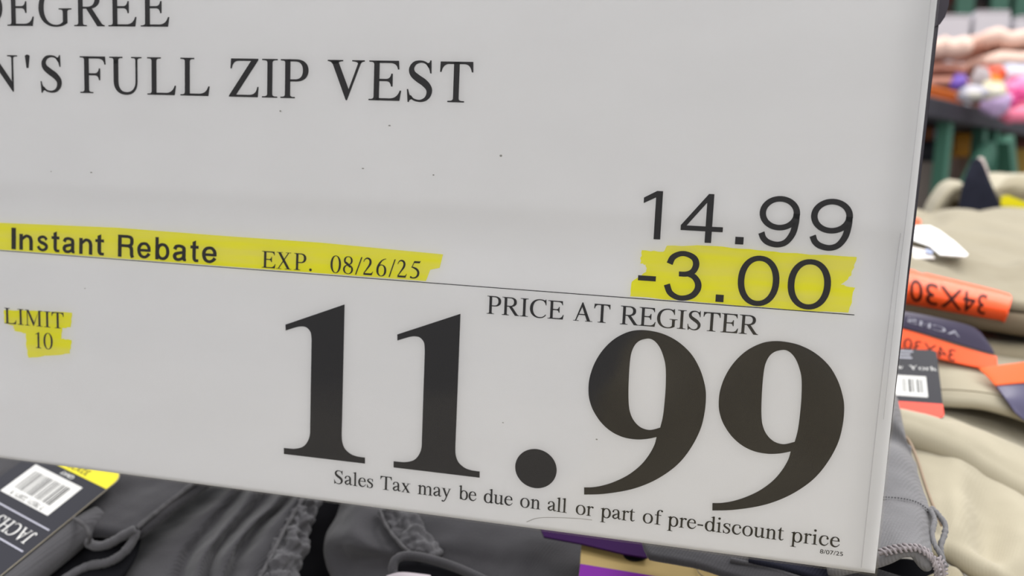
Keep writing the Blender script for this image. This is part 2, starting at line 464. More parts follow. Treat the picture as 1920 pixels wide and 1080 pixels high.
        p.stroke([(72, 428, 26), (190, 400, 66), (300, 345, 86), (362, 250, 90), (350, 130, 84), (265, 40, 60), (140, 14, 46), (45, 40, 60)]); p.dot(62, 40, 38)
    elif ch == '6':
        p.ring(252, 215, 216, 229, 122, 200); p.stroke([(84, 215, 94), (98, 330, 92), (150, 450, 80), (240, 570, 54), (340, 640, 36), (445, 674, 20)])
    elif ch == '8':
        p.ring(248, 165, 192, 179, 122, 152); p.ring(248, 510, 168, 166, 100, 138); p.stroke([(150, 440, 70), (250, 345, 96), (350, 260, 76)])
    elif ch == '/': adv = 278; p.poly([(-9, -14), (45, -14), (287, 676), (233, 676)])
    elif ch == '.': adv = 250; p.dot(125, 43, 56)
    elif ch == '-': adv = 333; p.rect(39, 285, 194, 257)
    return p, adv

def sans_glyph(ch, w):
    """plain grotesque capitals and figures, stroke weight w, cap height 718"""
    p = Pen()
    if ch == '1': p.poly([(277, 0), (277, 718), (190, 718), (0, 612), (0, 530), (179, 622), (179, 0)])
    elif ch == '4':
        S = lambda L: [(x * 620, y * 718) for x, y in L]
        p.poly(S([(0, .234), (0, .335), (.62, 1), (.745, 1), (.745, .335), (1, .335), (1, .234), (.745, .234), (.745, 0), (.59, 0), (.59, .234)]), [S([(.14, .335), (.59, .335), (.59, .82)])])
    elif ch == '9':
        p.ring(300, 478, 290, 240, 290 - w, 240 - w*.85, ex=2.0)
        p.stroke([(541, 480, w), (538, 350, w), (505, 200, w), (420, 80, w*.92), (300, 38, w*.88), (170, 62, w*.92), (95, 118, w*.95), (58, 195, w)])
    elif ch == '3':
        p.stroke([(72, 530, w), (115, 630, w*.95), (215, 690, w*.85), (320, 688, w*.86), (420, 635, w*.95), (452, 540, w), (415, 440, w*.95), (330, 392, w*.85), (215, 385, w*.8)])
        p.stroke([(330, 398, w*.8), (430, 360, w*.9), (495, 270, w), (495, 170, w), (430, 75, w*.95), (320, 28, w*.86), (210, 32, w*.86), (105, 95, w*.95), (52, 215, w)])
    elif ch == '0': p.ring(290, 352, 290, 372, 290 - w, 372 - w*.84, ex=2.12)
    elif ch == '-': p.rect(0, 240, 0, 74)
    elif ch == '.': p.rect(0, 108, 0, 108)
    elif ch == 'I': p.rect(0, 110, 0, 718)
    elif ch == 'n': p.rect(0, w, 0, 530); p.rect(320, 320 + w, 0, 330); p.stroke([(w*.6, 330, w*.6), (w+40, 425, w*.8), (235, 475, w*.84), (340, 430, w*.95), (320 + w/2, 320, w)])
    elif ch == 's': p.stroke([(362, 390, w), (300, 462, w*.82), (205, 482, w*.8), (95, 440, w*.9), (70, 370, w*.95), (140, 302, w), (265, 256, w), (355, 195, w), (348, 110, w*.95), (265, 48, w*.82), (160, 46, w*.8), (70, 100, w*.9), (42, 165, w)])
    elif ch == 't': p.stroke([(125, 640, w), (125, 300, w), (128, 130, w), (165, 55, w*.9), (270, 48, w*.75)]); p.rect(0, 270, 430, 524); p.poly([(125 - w/2, 500), (125 + w/2, 500), (125 + w/2, 690), (125 - w/2 + 8, 640)])
    elif ch == 'a':
        p.stroke([(62, 365, w), (105, 455, w*.9), (215, 482, w*.82), (325, 440, w*.95), (348, 360, w), (348, 110, w), (365, 50, w*.85), (420, 42, w*.6)])
        p.stroke([(348, 285, w*.8), (220, 262, w*.84), (95, 220, w*.95), (60, 140, w), (105, 58, w*.9), (200, 46, w*.84), (300, 95, w*.8), (345, 190, w*.7)])
    elif ch == 'R':
        p.rect(0, w*1.05, 0, 718); p.stroke([(w*.5, 672, w*.84), (330, 672, w*.84), (430, 630, w*.95), (452, 530, w), (430, 420, w*.95), (330, 374, w*.84), (w*.5, 374, w*.84)])
        p.stroke([(330, 374, w*.9), (420, 330, w), (445, 230, w), (450, 90, w), (485, 0, w)])
    elif ch == 'e':
        p.rect(60, 440, 222, 222 + w*.75); p.stroke([(410, 230, w), (400, 370, w*.95), (320, 465, w*.88), (232, 482, w*.82), (130, 450, w*.9), (62, 350, w), (58, 220, w), (105, 105, w*.95), (195, 50, w*.84), (290, 55, w*.84), (380, 120, w*.9), (415, 170, w)])
    elif ch == 'b': p.rect(0, w, 0, 718); p.ring(255, 262, 235, 274, 235 - w, 274 - w*.84, ex=2.1)
    return p

def g_offset(v):
    """the card bows a little between the headline and the rule (mm)"""
    if v > -8.5 or v < -33.5: return 0.0
    t = (-8.5 - v) / 25.0
    return 0.5 * math.sin(math.pi * t) * (1 - 0.45 * t)

SIGN_Y = 0.25
def to_sign(bm, polys, d):
    for poly in polys:
        try: bm.faces.new([bm.verts.new((x / 1000, (-d + g_offset(y)) / 1000, y / 1000)) for x, y in poly])
        except ValueError: pass

def set_serif(bm, word, u0, u1, base, cap, d, anchor=None):
    s = cap / 662.0
    gl = [serif_glyph(c) for c in word]
    ext = []
    for g, adv in gl:
        xs = [x for q in g.polys for x, y in q]; ext.append((min(xs), max(xs), adv))
    nat = sum(e[2] for e in ext[:-1]) + ext[-1][1] - ext[0][0]
    if u1 is None or u0 is None:
        k = 1.0; gap = 0
        if u0 is None: u0 = u1 - nat * s
        wx = s
    else:
        extra = (u1 - u0) / s - nat
        gap = extra / max(len(word) - 1, 1) if len(word) > 1 else 0
        wx = s if len(word) > 1 else (u1 - u0) / (ext[0][1] - ext[0][0])
        if len(word) > 1 and gap < -25:
            gap = -25; wx = (u1 - u0) / (nat - 25 * (len(word) - 1))
    x = u0 - ext[0][0] * wx
    for (g, adv) in gl:
        to_sign(bm, [[(x + px * wx, base + py * s) for px, py in q] for q in g.polys], d)
        x += (adv + gap) * wx

def set_sans(bm, ch, u0, u1, v0, v1, w, d):
    g = sans_glyph(ch, w)
    xs = [x for q in g.polys for x, y in q]; ys = [y for q in g.polys for x, y in q]
    ax, bx, ay, by = min(xs), max(xs), min(ys), max(ys)
    if v1 is None:                       # keep cap-height scale
        s = v0[1] / 718.0; b = v0[0]
        f = lambda y: b + y * s
    else: f = lambda y: v0 + (y - ay) / (by - ay) * (v1 - v0)
    to_sign(bm, [[(u0 + (x - ax) / (bx - ax) * (u1 - u0), f(y)) for x, y in q] for q in g.polys], d)

def builtin_text(s, size, mt, name, parent, M, bold=0.0):
    """short text in the default built-in typeface, turned into a mesh; centred"""
    cu = bpy.data.curves.new('tmp', 'FONT'); cu.body = s; cu.size = size; cu.align_x = 'CENTER'; cu.align_y = 'CENTER'
    cu.offset = bold
    o = bpy.data.objects.new('tmp', cu); sc.collection.objects.link(o)
    dg = bpy.context.evaluated_depsgraph_get(); dg.update()
    me = bpy.data.meshes.new_from_object(o.evaluated_get(dg))
    bpy.data.objects.remove(o); bpy.data.curves.remove(cu)
    me.name = name; me.materials.clear(); me.materials.append(mt); me.transform(M)
    ob = bpy.data.objects.new(name, me); sc.collection.objects.link(ob); ob.parent = parent
    return ob
# ------------------------------------------------------------------ room
M_FLOOR = mat('polished_concrete', '8d8b86', 0.35, 0.4, noise=(1.5, .08))
M_WALL = mat('dark_wall', '3a3436', 0.8, 0.2, noise=(3, .1))
struct(link('floor', box_bm(-4, 6, -3, 7, -0.1, 0), M_FLOOR))
struct(link('wall_back', box_bm(-4, 6, 7, 7.15, 0, 4.2), M_WALL))

# ------------------------------------------------------------------ price sign
M_CARD = mat('card_paper', (0.86, 0.86, 0.875), 0.65, 0.2, noise=(26, .012, (1, 1, 2.2)))
M_INK = mat('printed_ink', (0.012, 0.010, 0.012), 0.5, 0.2)
M_INK2 = mat('faded_ink', (0.035, 0.028, 0.033), 0.55, 0.2)
M_YEL = mat('highlighter_ink', (0.80, 0.76, 0.03), 0.6, 0.2)
def streaks(mt):
    nt = mt.node_tree; b = nt.nodes['Principled BSDF']
    tc = nt.nodes.new('ShaderNodeTexCoord'); mp = nt.nodes.new('ShaderNodeMapping'); mp.inputs['Scale'].default_value = (22, 1, 240)
    nt.links.new(tc.outputs['Object'], mp.inputs[0])
    n = nt.nodes.new('ShaderNodeTexNoise'); n.inputs['Scale'].default_value = 1; n.inputs['Detail'].default_value = 3
    nt.links.new(mp.outputs[0], n.inputs['Vector'])
    cr = nt.nodes.new('ShaderNodeValToRGB')
    cr.color_ramp.elements[0].position = .38; cr.color_ramp.elements[0].color = (0.93, 0.90, 0.008, 1)
    cr.color_ramp.elements[1].position = .68; cr.color_ramp.elements[1].color = (0.90, 0.85, 0.13, 1)
    nt.links.new(n.outputs[0], cr.inputs[0]); nt.links.new(cr.outputs[0], b.inputs['Base Color'])
streaks(M_YEL)
M_SLEEVE = bpy.data.materials.new('clear_plastic_sleeve'); M_SLEEVE.use_nodes = True
nt = M_SLEEVE.node_tree; nt.nodes.clear()
out = nt.nodes.new('ShaderNodeOutputMaterial'); mx = nt.nodes.new('ShaderNodeMixShader')
tr = nt.nodes.new('ShaderNodeBsdfTransparent'); gl = nt.nodes.new('ShaderNodeBsdfGlossy'); gl.inputs['Roughness'].default_value = 0.09
fr = nt.nodes.new('ShaderNodeFresnel'); fr.inputs['IOR'].default_value = 1.5
tcs = nt.nodes.new('ShaderNodeTexCoord'); ns = nt.nodes.new('ShaderNodeTexNoise'); ns.inputs['Scale'].default_value = 16; ns.inputs['Detail'].default_value = 2
bps = nt.nodes.new('ShaderNodeBump'); bps.inputs['Strength'].default_value = 0.35; bps.inputs['Distance'].default_value = 0.003
nt.links.new(tcs.outputs['Object'], ns.inputs['Vector']); nt.links.new(ns.outputs[0], bps.inputs['Height'])
nt.links.new(bps.outputs[0], gl.inputs['Normal'])
fm = nt.nodes.new('ShaderNodeMath'); fm.operation = 'MULTIPLY'; fm.inputs[1].default_value = 1.8   # a film reflects from both of its faces
nt.links.new(fr.outputs[0], fm.inputs[0]); nt.links.new(fm.outputs[0], mx.inputs[0]); nt.links.new(tr.outputs[0], mx.inputs[1]); nt.links.new(gl.outputs[0], mx.inputs[2])
nt.links.new(mx.outputs[0], out.inputs[0])
M_FRAME = mat('dark_frame_metal', '2b2630', 0.35, 0.5, metal=0.3)

sign = thing('price_sign', (0, SIGN_Y, ZC), 'large white price sign in a clear sleeve with black print and yellow highlighter', 'sign')
U0, V0, V1 = -262.0, -103.2, 92.0
def right_edge(v): return 48.25 + (v + 103.4) * (1.38 / 152.5)
def sheet(name, y, mt, inset=0, thick=0.35, grow=0):
    bm = bmesh.new(); N = 150; C = 24
    rows = []
    for side in (0, 1):
        R = []
        for i in range(N + 1):
            v = V0 + inset + (V1 - V0 - 2*inset) * i / N
            r = right_edge(v) - inset + grow
            R.append([bm.verts.new(((U0 + inset + (r - U0 - inset) * j / C) / 1000, (y + g_offset(v) + (thick if side else 0)) / 1000, v / 1000)) for j in range(C + 1)])
        rows.append(R)
    for s, R in enumerate(rows):
        for i in range(N):
            for j in range(C): bm.faces.new((R[i][j], R[i][j+1], R[i+1][j+1], R[i+1][j]))
    if thick:
        A, B = rows
        for i in range(N):
            for j in (0, C): bm.faces.new((A[i][j], A[i+1][j], B[i+1][j], B[i][j]))
        for j in range(C):
            for i in (0, N): bm.faces.new((A[i][j], A[i][j+1], B[i][j+1], B[i][j]))
        bmesh.ops.recalc_face_normals(bm, faces=bm.faces)
    return bm
link('card', sheet('card', 0, M_CARD), M_CARD, sign, True)
def sleeve_bm():
    bm = bmesh.new(); N = 100
    prev = None
    for i in range(N + 1):
        v = V0 - 0.4 + (V1 - V0 + .4) * i / N
        r = right_edge(v) + 0.5
        cur = [bm.verts.new(((U0 - .5 + (r - U0 + .5) * j / 10) / 1000, (-0.55 + g_offset(v)) / 1000, v / 1000)) for j in range(11)]
        if prev:
            for j in range(10): bm.faces.new((prev[j], prev[j+1], cur[j+1], cur[j]))
        prev = cur
    return bm
link('sleeve', sleeve_bm(), M_SLEEVE, sign, True)['label'] = 'clear glossy plastic sleeve'
# dark backing frame: wedge sliver seen past the right edge, hooked at the top
fb = bmesh.new()
ov = lambda v: right_edge(v) + 0.15 + 1.25 * max(0, (v + 103) / 152.0)
prof = [V0 + (V1 - V0) * i / 20 for i in range(21)]
fr_ = [[fb.verts.new((x / 1000, y / 1000, v / 1000)) for (x, y) in ((-255, 1.8), (ov(v), 1.8), (ov(v), 4.0), (-255, 4.0))] for v in prof]
for i in range(20):
    for k in range(4): fb.faces.new((fr_[i][k], fr_[i][(k+1) % 4], fr_[i+1][(k+1) % 4], fr_[i+1][k]))
fb.faces.new(fr_[0]); fb.faces.new(fr_[-1][::-1])
bmesh.ops.recalc_face_normals(fb, faces=fb.faces)
link('backing_frame', fb, M_FRAME, sign)
hk = bmesh.new()
hpts = [(49.5, 42.6), (51.0, 43.2), (52.0, 45.0), (52.6, 48), (52.9, 60), (52.9, 92), (46, 92), (46, 42.6)]
a = [hk.verts.new((x / 1000, .0007, z / 1000)) for x, z in hpts]; b = [hk.verts.new((x / 1000, .006, z / 1000)) for x, z in hpts]
hk.faces.new(a); hk.faces.new(b[::-1])
for i in range(len(a)): hk.faces.new((a[i], a[(i+1) % len(a)], b[(i+1) % len(a)], b[i]))
bmesh.ops.recalc_face_normals(hk, faces=hk.faces)
link('holder_clip', hk, M_FRAME, sign)['label'] = 'dark rounded clip at the top right edge'

DH, DT = 0.06, 0.12          # how far the highlighter and the ink sit proud of the card (mm)
def highlight(pts):
    bm = bmesh.new()
    lo, hi = min(p[1] for p in pts), max(p[1] for p in pts)
    P = Pen(); P.poly(pts)
    vs = {}
    for q in P.polys:
        bm.faces.new([vs.setdefault(c, None) or vs.__setitem__(c, bm.verts.new((c[0]/1000, 0, c[1]/1000))) or vs[c] for c in q])
    for v in [lo + (hi - lo) * k / 14 for k in range(1, 14)]:
        bmesh.ops.bisect_plane(bm, geom=list(bm.verts) + list(bm.edges) + list(bm.faces), plane_co=(0, 0, v / 1000), plane_no=(0, 0, 1))
    for v in bm.verts: v.co.y = (-DH + g_offset(v.co.z * 1000)) / 1000
    return link('highlighter_patch', bm, M_YEL, sign)
def wob(pts, amp=.25, n=5):
    random.seed(3); o = []
    for i, p in enumerate(pts):
        q = pts[(i + 1) % len(pts)]
        for k in range(n):
            t = k / n; j = amp if 0 < k else 0
            o.append((p[0] + (q[0]-p[0])*t + random.uniform(-j, j), p[1] + (q[1]-p[1])*t + random.uniform(-j, j) * .6))
    return o
highlight([(-255, -22.3), (-232.27, -22.33), (-187.92, -21.53), (-149.75, -22.01), (-117.41, -22.18), (-78.37, -23.34), (-79.24, -27.4), (-82.12, -28.13), (-83.32, -31.6), (-232.56, -31.3), (-255, -31.25)])['label'] = 'yellow highlighter band behind the rebate line'
highlight(wob([(-20.43, -18.59), (-14.5, -18.65), (-13.57, -16.89), (-3.42, -16.29), (8.82, -16.52), (16.88, -17.0), (36.17, -16.97), (35.25, -21.93), (32.77, -24.57), (36.48, -25.13), (35.3, -31.9), (25.96, -32.2), (1.77, -32.0), (-22.85, -31.75), (-22.66, -27.57), (-18.79, -24.5), (-19.12, -22.59), (-20.63, -22.25)]))['label'] = 'yellow highlighter scribble behind the three dollar discount'
highlight(wob([(-231.6, -51.58), (-220.36, -50.9), (-205.06, -50.46), (-205.79, -55.41), (-208.92, -55.85), (-209.42, -59.54), (-205.46, -59.66), (-206.17, -64.2), (-214.39, -65.66), (-222.29, -67.1), (-223.24, -62.92), (-223.13, -58.84), (-227.61, -58.29), (-228.1, -56.66), (-231.63, -56.02)]))['label'] = 'yellow highlighter scribble behind the purchase limit'

def serif_line(name, words, base, cap, ink=M_INK):
    bm = bmesh.new()
    for w in words:
        if len(w) == 3: set_serif(bm, w[0], w[1], w[2], base, cap, DT)
        else: set_serif(bm, w[0], w[1], w[2], w[3], cap, DT)
    return link(name, bm, ink, sign)
serif_line('brand_lettering', [('EGREE', -227.3, -168.6), ('D', None, -229.1)], 41.35, 11.3)
serif_line('product_lettering', [('N', None, -223.9), ("'", -221.0, -219.2), ('S', -215.3, -207.4), ('FULL', -200.6, -154.75), ('ZIP', -148.2, -122.0), ('VEST', -115.9, -71.1)], 20.7, 11.4)
serif_line('expiry_lettering', [('E', -136.77, -132.13), ('X', -131.88, -126.82), ('P', -125.93, -121.9), ('.', -120.84, -119.97), ('0', -113.9, -110.46), ('8', -109.76, -106.52), ('/', -105.83, -103.62), ('2', -103.28, -100.07), ('6', -99.05, -95.86), ('/', -95.09, -93.02), ('2', -92.41, -89.36), ('5', -88.36, -85.13)], -31.03, 5.15)
serif_line('limit_lettering', [('LIMIT', -231.45, -208.3), ('10', -219.4, -212.7, -63.45)], -56.1, 5.35, M_INK2)
serif_line('register_lettering', [('PRICE', -64.3, -41.5), ('AT', -38.7, -28.2), ('REGISTER', -25.3, 12.55)], -39.85, 5.3)
serif_line('tax_note_lettering', [('Sales', -111.26, -98.3), ('Tax', -95.95, -86.1), ('may', -83.8, -73.21), ('be', -70.75, -65.15), ('due', -62.9, -53.95), ('on', -51.69, -45.53), ('all', -43.33, -37.58), ('or', -34.96, -29.73), ('part', -27.67, -17.65), ('of', -15.4, -9.78), ('pre-discount', -8.35, 23.71), ('price', 25.59, 38.53)], -97.15, 4.3)
bm = bmesh.new()
for c, a, b, v0, v1 in [('1', -20.69, -15.57, -15.31, -1.96), ('4', -10.19, 1.15, -15.48, -2.13), ('.', 4.63, 6.84, -15.4, -13.37), ('9', 10.47, 20.92, -15.65, -1.81), ('9', 23.71, 34.29, -15.75, -1.91)]:
    set_sans(bm, c, a, b, v0, v1, 92, DT)
for k in range(1, 30):
    bmesh.ops.bisect_plane(bm, geom=list(bm.verts) + list(bm.edges) + list(bm.faces), plane_co=(0, 0, (-8.5 - .3 * k) / 1000), plane_no=(0, 0, 1))
for v in bm.verts: v.co.y = (-DT + g_offset(v.co.z * 1000)) / 1000
link('regular_price_figures', bm, M_INK, sign)
bm = bmesh.new()
for c, a, b, v0, v1 in [('-', -21.01, -16.05, -27.07, -25.65), ('3', -13.74, -3.47, -31.93, -18.11), ('.', 0.54, 2.71, -31.54, -29.51), ('0', 6.11, 17.05, -31.91, -18.13), ('0', 19.22, 30.33, -31.87, -18.26)]:
    set_sans(bm, c, a, b, v0, v1, 92, DT)
link('discount_figures', bm, M_INK, sign)
bm = bmesh.new()
for c, a, b in [('I', -228.04, -226.31), ('n', -224.95, -219.74), ('s', -218.17, -213.91), ('t', -212.57, -209.54), ('a', -208.35, -203.71), ('n', -202.05, -197.14), ('t', -196.06, -192.81), ('R', -187.64, -181.65), ('e', -180.59, -175.73), ('b', -174.04, -169.02), ('a', -167.77, -163.0), ('t', -161.56, -158.68), ('e', -157.45, -152.35)]:
    set_sans(bm, c, a, b, (-30.83, 7.1), None, 112, DT)
link('rebate_lettering', bm, M_INK, sign)
bm = bmesh.new()
P = Pen(); P.polys.append([(-255, -31.62), (-255, -31.42), (-100, -31.85), (36.87, -32.28), (36.87, -32.5), (-100, -32.07)])
to_sign(bm, P.polys, DT); link('ruled_line', bm, M_INK, sign)

ONE = [(-108.96, -40.49, 1), (-128.46, -48.28, 1), (-128.36, -50.12, 1), (-126.37, -49.35), (-123.98, -48.55), (-122.14, -48.4), (-120.94, -48.86), (-119.99, -50.0), (-119.7, -51.58), (-119.62, -54.3), (-119.64, -66.26), (-119.64, -78.85), (-119.7, -82.42), (-120.35, -84.54), (-121.54, -86.2), (-123.12, -87.1), (-125.28, -87.6), (-128.49, -87.69, 1), (-128.46, -89.65, 1), (-101.13, -89.6, 1), (-101.18, -87.68, 1), (-103.74, -87.6), (-105.85, -87.08), (-107.71, -85.77), (-108.67, -83.99), (-109.0, -81.77), (-109.02, -77.72), (-109.0, -70.21), (-108.98, -55)]
NINE = [(-32.87, -88.73, 1), (-32.75, -90.91, 1), (-27.07, -89.99), (-20.12, -87.98), (-14.74, -85.43), (-10.17, -82.2), (-6.2, -78.22), (-3.2, -73.4), (-1.05, -68), (-0.2, -63), (-0.15, -58.09), (-0.85, -54.5), (-2.47, -50.41), (-5.04, -46.59), (-8.7, -43.56), (-12.7, -41.75), (-16.5, -41.07), (-20.06, -41.15), (-23.33, -42.14), (-26.9, -44.5), (-29.91, -48.03), (-32.0, -52.14), (-33.08, -56.42), (-33.15, -60.13), (-32.65, -62.8), (-31.4, -65.7), (-28.99, -68.88), (-25.95, -71.2), (-22.49, -72.5), (-18.8, -72.76), (-15.56, -72.25), (-13.0, -71.41, 1), (-13.54, -74.0), (-15.02, -77.26), (-17.21, -80.45), (-20.39, -83.5), (-23.88, -85.8), (-27.22, -87.4), (-30.35, -88.37)]
HOLE = [(-17.58, -43.4), (-19.42, -44.12), (-20.74, -45.55), (-21.6, -48.05), (-21.85, -51.72), (-21.81, -56.57), (-21.65, -60.22), (-21.4, -62.7), (-21.0, -64.7), (-20.1, -66.72), (-18.65, -68.4), (-16.93, -69.35), (-14.77, -69.54), (-12.16, -68.57, 1), (-11.6, -65.06), (-11.4, -60.43), (-11.42, -55.57), (-11.8, -50.8), (-12.6, -47.97), (-13.68, -45.66), (-15.0, -44.11), (-16.3, -43.4)]
def outline(L): return [(p.x, p.y) for p in crs([(a[0], a[1], 0) for a in L], 6, True, {i for i, a in enumerate(L) if len(a) > 2})]
bm = bmesh.new()
for dx, dy in ((0, 0), (36.69, -.05)):
    P = Pen(); P.poly([(x + dx, y + dy) for x, y in outline(ONE)]); to_sign(bm, P.polys, DT)
P = Pen(); P.dot(-47.45, -84.82, 6.25, 5.95, 48); to_sign(bm, P.polys, DT)
for dx, dy in ((0, 0), (36.62, -.06)):
    P = Pen(); P.poly([(x + dx, y + dy) for x, y in outline(NINE)], [[(x + dx, y + dy) for x, y in outline(HOLE)]]); to_sign(bm, P.polys, DT)
link('final_price_figures', bm, M_INK, sign)['label'] = 'huge bold black sale price figures'
o = builtin_text('8/07/25', 0.00172, M_INK, 'print_date_lettering', sign, Matrix.Translation((0.0366, -DT / 1000, -0.0989)) @ Matrix.Rotation(math.pi / 2, 4, 'X') @ Matrix.Diagonal((1.18, 1, 1, 1)))
bm = bmesh.new(); P = Pen(); P.stroke([(-48.5, -96.6, .16), (-45.5, -95.2, .16), (-40, -94.3, .14), (-33, -93.2, .10), (-29, -92.7, .05)], n=6)
P.polys = []; 
def hair(pts, w):
    q = crs([(x, y, 0) for x, y in pts], 8)
    for a_, b_ in zip(q, q[1:]):
        t_ = (b_ - a_).normalized(); n_ = Vector((-t_.y, t_.x, 0)) * w / 2
        P.polys.append([((a_ + n_).x, (a_ + n_).y), ((a_ - n_).x, (a_ - n_).y), ((b_ - n_).x, (b_ - n_).y), ((b_ + n_).x, (b_ + n_).y)])
hair([(-49.5, -101.5), (-46, -99.8), (-40, -98.9), (-34, -98.4), (-30, -98.3)], .16)
to_sign(bm, P.polys, DT - .02)
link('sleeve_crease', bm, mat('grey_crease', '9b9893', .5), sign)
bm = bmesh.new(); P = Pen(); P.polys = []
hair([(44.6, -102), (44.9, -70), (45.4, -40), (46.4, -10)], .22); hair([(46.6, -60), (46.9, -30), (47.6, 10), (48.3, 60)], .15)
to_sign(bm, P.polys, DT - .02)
link('sleeve_fold_light', bm, mat('pale_fold_light', 'cdccd0', .4), sign)  # pale lines paint the light along the sleeve's side fold
# specks of dirt on the sleeve
bm = bmesh.new(); random.seed(8)
for (u, v, r) in [(-212, -4.6, .22), (-197, -4.3, .26), (-131, 16.8, .35), (-96, 13.5, .28), (-62, 6, .45), (-82, -.3, .3), (-104, 0.7, .25), (-30, -74, .3), (-58, -72, .2), (-200, -42, .2)]:
    P = Pen(); P.dot(u, v, r * random.uniform(.8, 1.6), r * .7, 9); to_sign(bm, P.polys, DT)
link('dirt_specks', bm, mat('grey_dirt', '9a9894', .8), sign)['kind'] = 'stuff'
#PART3
# ------------------------------------------------------------------ cloth materials
M_GREY = mat('grey_twill', '3d3c3f', 0.9, 0.1, noise=(60, .10), bump='twill', sheen=0.15)
M_GREY_L = mat('light_grey_twill', '4d4c4f', 0.9, 0.1, noise=(60, .08), bump='twill', sheen=0.15)
M_GREY_LEG = mat('mid_grey_twill', '727173', 0.9, 0.1, noise=(60, .08), bump='twill', sheen=0.15)
M_SEAM = mat('grey_thread', '504f51', 0.9, 0.1, noise=(400, .25))
M_THREAD = mat('pale_thread', '8f888a', 0.9, 0.1, noise=(500, .3))
M_SHADE = mat('near_black_shade', '141417', 0.95, 0.05)  # near-black colour paints the shade inside openings and gaps
M_KHAKI = mat('khaki_twill', '9a917b', 0.9, 0.1, noise=(25, .06), bump='twill', sheen=0.1)
M_KHAKI2 = mat('stone_khaki_twill', 'aaa28e', 0.9, 0.1, noise=(25, .06), bump='twill', sheen=0.1)
M_KHAKI4 = mat('darker_khaki_twill', '958d7a', 0.9, 0.1, noise=(25, .06), bump='twill', sheen=0.1)  # slightly darker khaki, tuned down for the pair spread over the pile
M_KHAKI3 = mat('brown_khaki_twill', '6c6150', 0.9, 0.1, noise=(25, .08), bump='twill')
M_NAVY = mat('navy_twill', '22232e', 0.9, 0.1, noise=(60, .1), bump='twill')
M_TAGBLK = mat('black_tag_card', '1f1f28', 0.45, 0.25)
M_TAGNAVY = mat('navy_tag_card', '2c2340', 0.4, 0.4)
M_TAGSLATE = mat('slate_tag_card', '4b4764', 0.4, 0.4)
M_ORANGE = mat('orange_strip_print', 'ff5a20', 0.4, 0.4)
M_ORANGE2 = mat('bright_orange_print', 'ee5f10', 0.4, 0.4)
M_RED = mat('red_orange_print', 'f4442a', 0.4, 0.4)
M_YSTRIP = mat('yellow_strip_print', 'e6d800', 0.4, 0.4)
M_WHITE = mat('white_label_paper', 'd8d7d4', 0.5, 0.3)
M_SILVER = mat('silver_foil_line', 'a8a8b4', 0.35, 0.5)
M_KRAFT = mat('kraft_card', '9c8757', 0.7, 0.2, noise=(80, .05))
M_PURPLE = mat('purple_print', '650c80', 0.6, 0.15)
M_PURPLE2 = mat('deep_purple_print', '2c0c3e', 0.7, 0.08)
M_SIZEINK = mat('dark_red_size_ink', '3a0a08', .5, .2)
M_BLACK = mat('black_print', '121214', 0.5, 0.3)
M_EDGE = mat('tag_paper_edge', 'b7ae9c', 0.7, 0.2)

def plane_on(P0, tilt, side=0.0):
    n = Vector((side, -math.sin(tilt), math.cos(tilt))).normalized()
    def on(px, py, off=0.0):
        o = Vector((0, 0, ZC)); d = at(px, py, 1.0) - o
        k = (P0 + n * off - o).dot(n) / d.dot(n)
        return o + d * k
    return on, n

def wtube(name, pts, rad, mt, parent, n=8, sub=8, wob=None):
    o = link(name, tube_bm(crs(pts, sub), rad, n, wob=wob), mt, None, True)
    wparent(o, parent); return o

def card(name, pts, thick, mt, parent, n=None, round_=0):
    """stiff flat card from a planar outline"""
    bm = bmesh.new(); vs = [bm.verts.new(p) for p in pts]; f = bm.faces.new(vs)
    bm.normal_update()
    if f.normal.z < 0: f.normal_flip()
    nn = f.normal.copy()
    r = bmesh.ops.extrude_face_region(bm, geom=[f])
    for v in r['geom']:
        if isinstance(v, bmesh.types.BMVert): v.co -= nn * thick
    bmesh.ops.recalc_face_normals(bm, faces=bm.faces)
    o = link(name, bm, mt, None); wparent(o, parent); return o

class Frame:
    """local frame of a flat tag: o + ex*a + ey*b (mm), n up"""
    def __init__(s, o, ex, ey, lift=0):
        s.ex = ex.normalized(); n = s.ex.cross(ey).normalized()
        s.n = n; s.ey = n.cross(s.ex).normalized(); s.o = o
        if s.n.z < 0 and False: pass
    def P(s, a, b, h=0.0): return s.o + s.ex * (a/1000) + s.ey * (b/1000) + s.n * (h/1000)
    def M(s, a, b, h=0.0, rot=0.0):
        m = Matrix.Identity(4)
        c, q = math.cos(rot), math.sin(rot)
        X = s.ex*c + s.ey*q; Y = -s.ex*q + s.ey*c
        for i in range(3): m[i][0] = X[i]; m[i][1] = Y[i]; m[i][2] = s.n[i]; m[i][3] = s.P(a, b, h)[i]
        return m
    def quads(s, name, rects, h, mt, parent):
        bm = bmesh.new()
        for poly in rects: bm.faces.new([bm.verts.new(s.P(a, b, h)) for a, b in poly])
        bmesh.ops.recalc_face_normals(bm, faces=bm.faces)
        o = link(name, bm, mt); wparent(o, parent); return o
def R4(a0, a1, b0, b1): return [(a0, b0), (a1, b0), (a1, b1), (a0, b1)]
def text_on(fr, s, size, a, b, h, mt, name, parent, rot=0.0, sx=1.0, bold=0.0):
    o = builtin_text(s, size/1000, mt, name, None, fr.M(a, b, h, rot) @ Matrix.Diagonal((sx, 1, 1, 1)), bold/1000)
    wparent(o, parent); return o
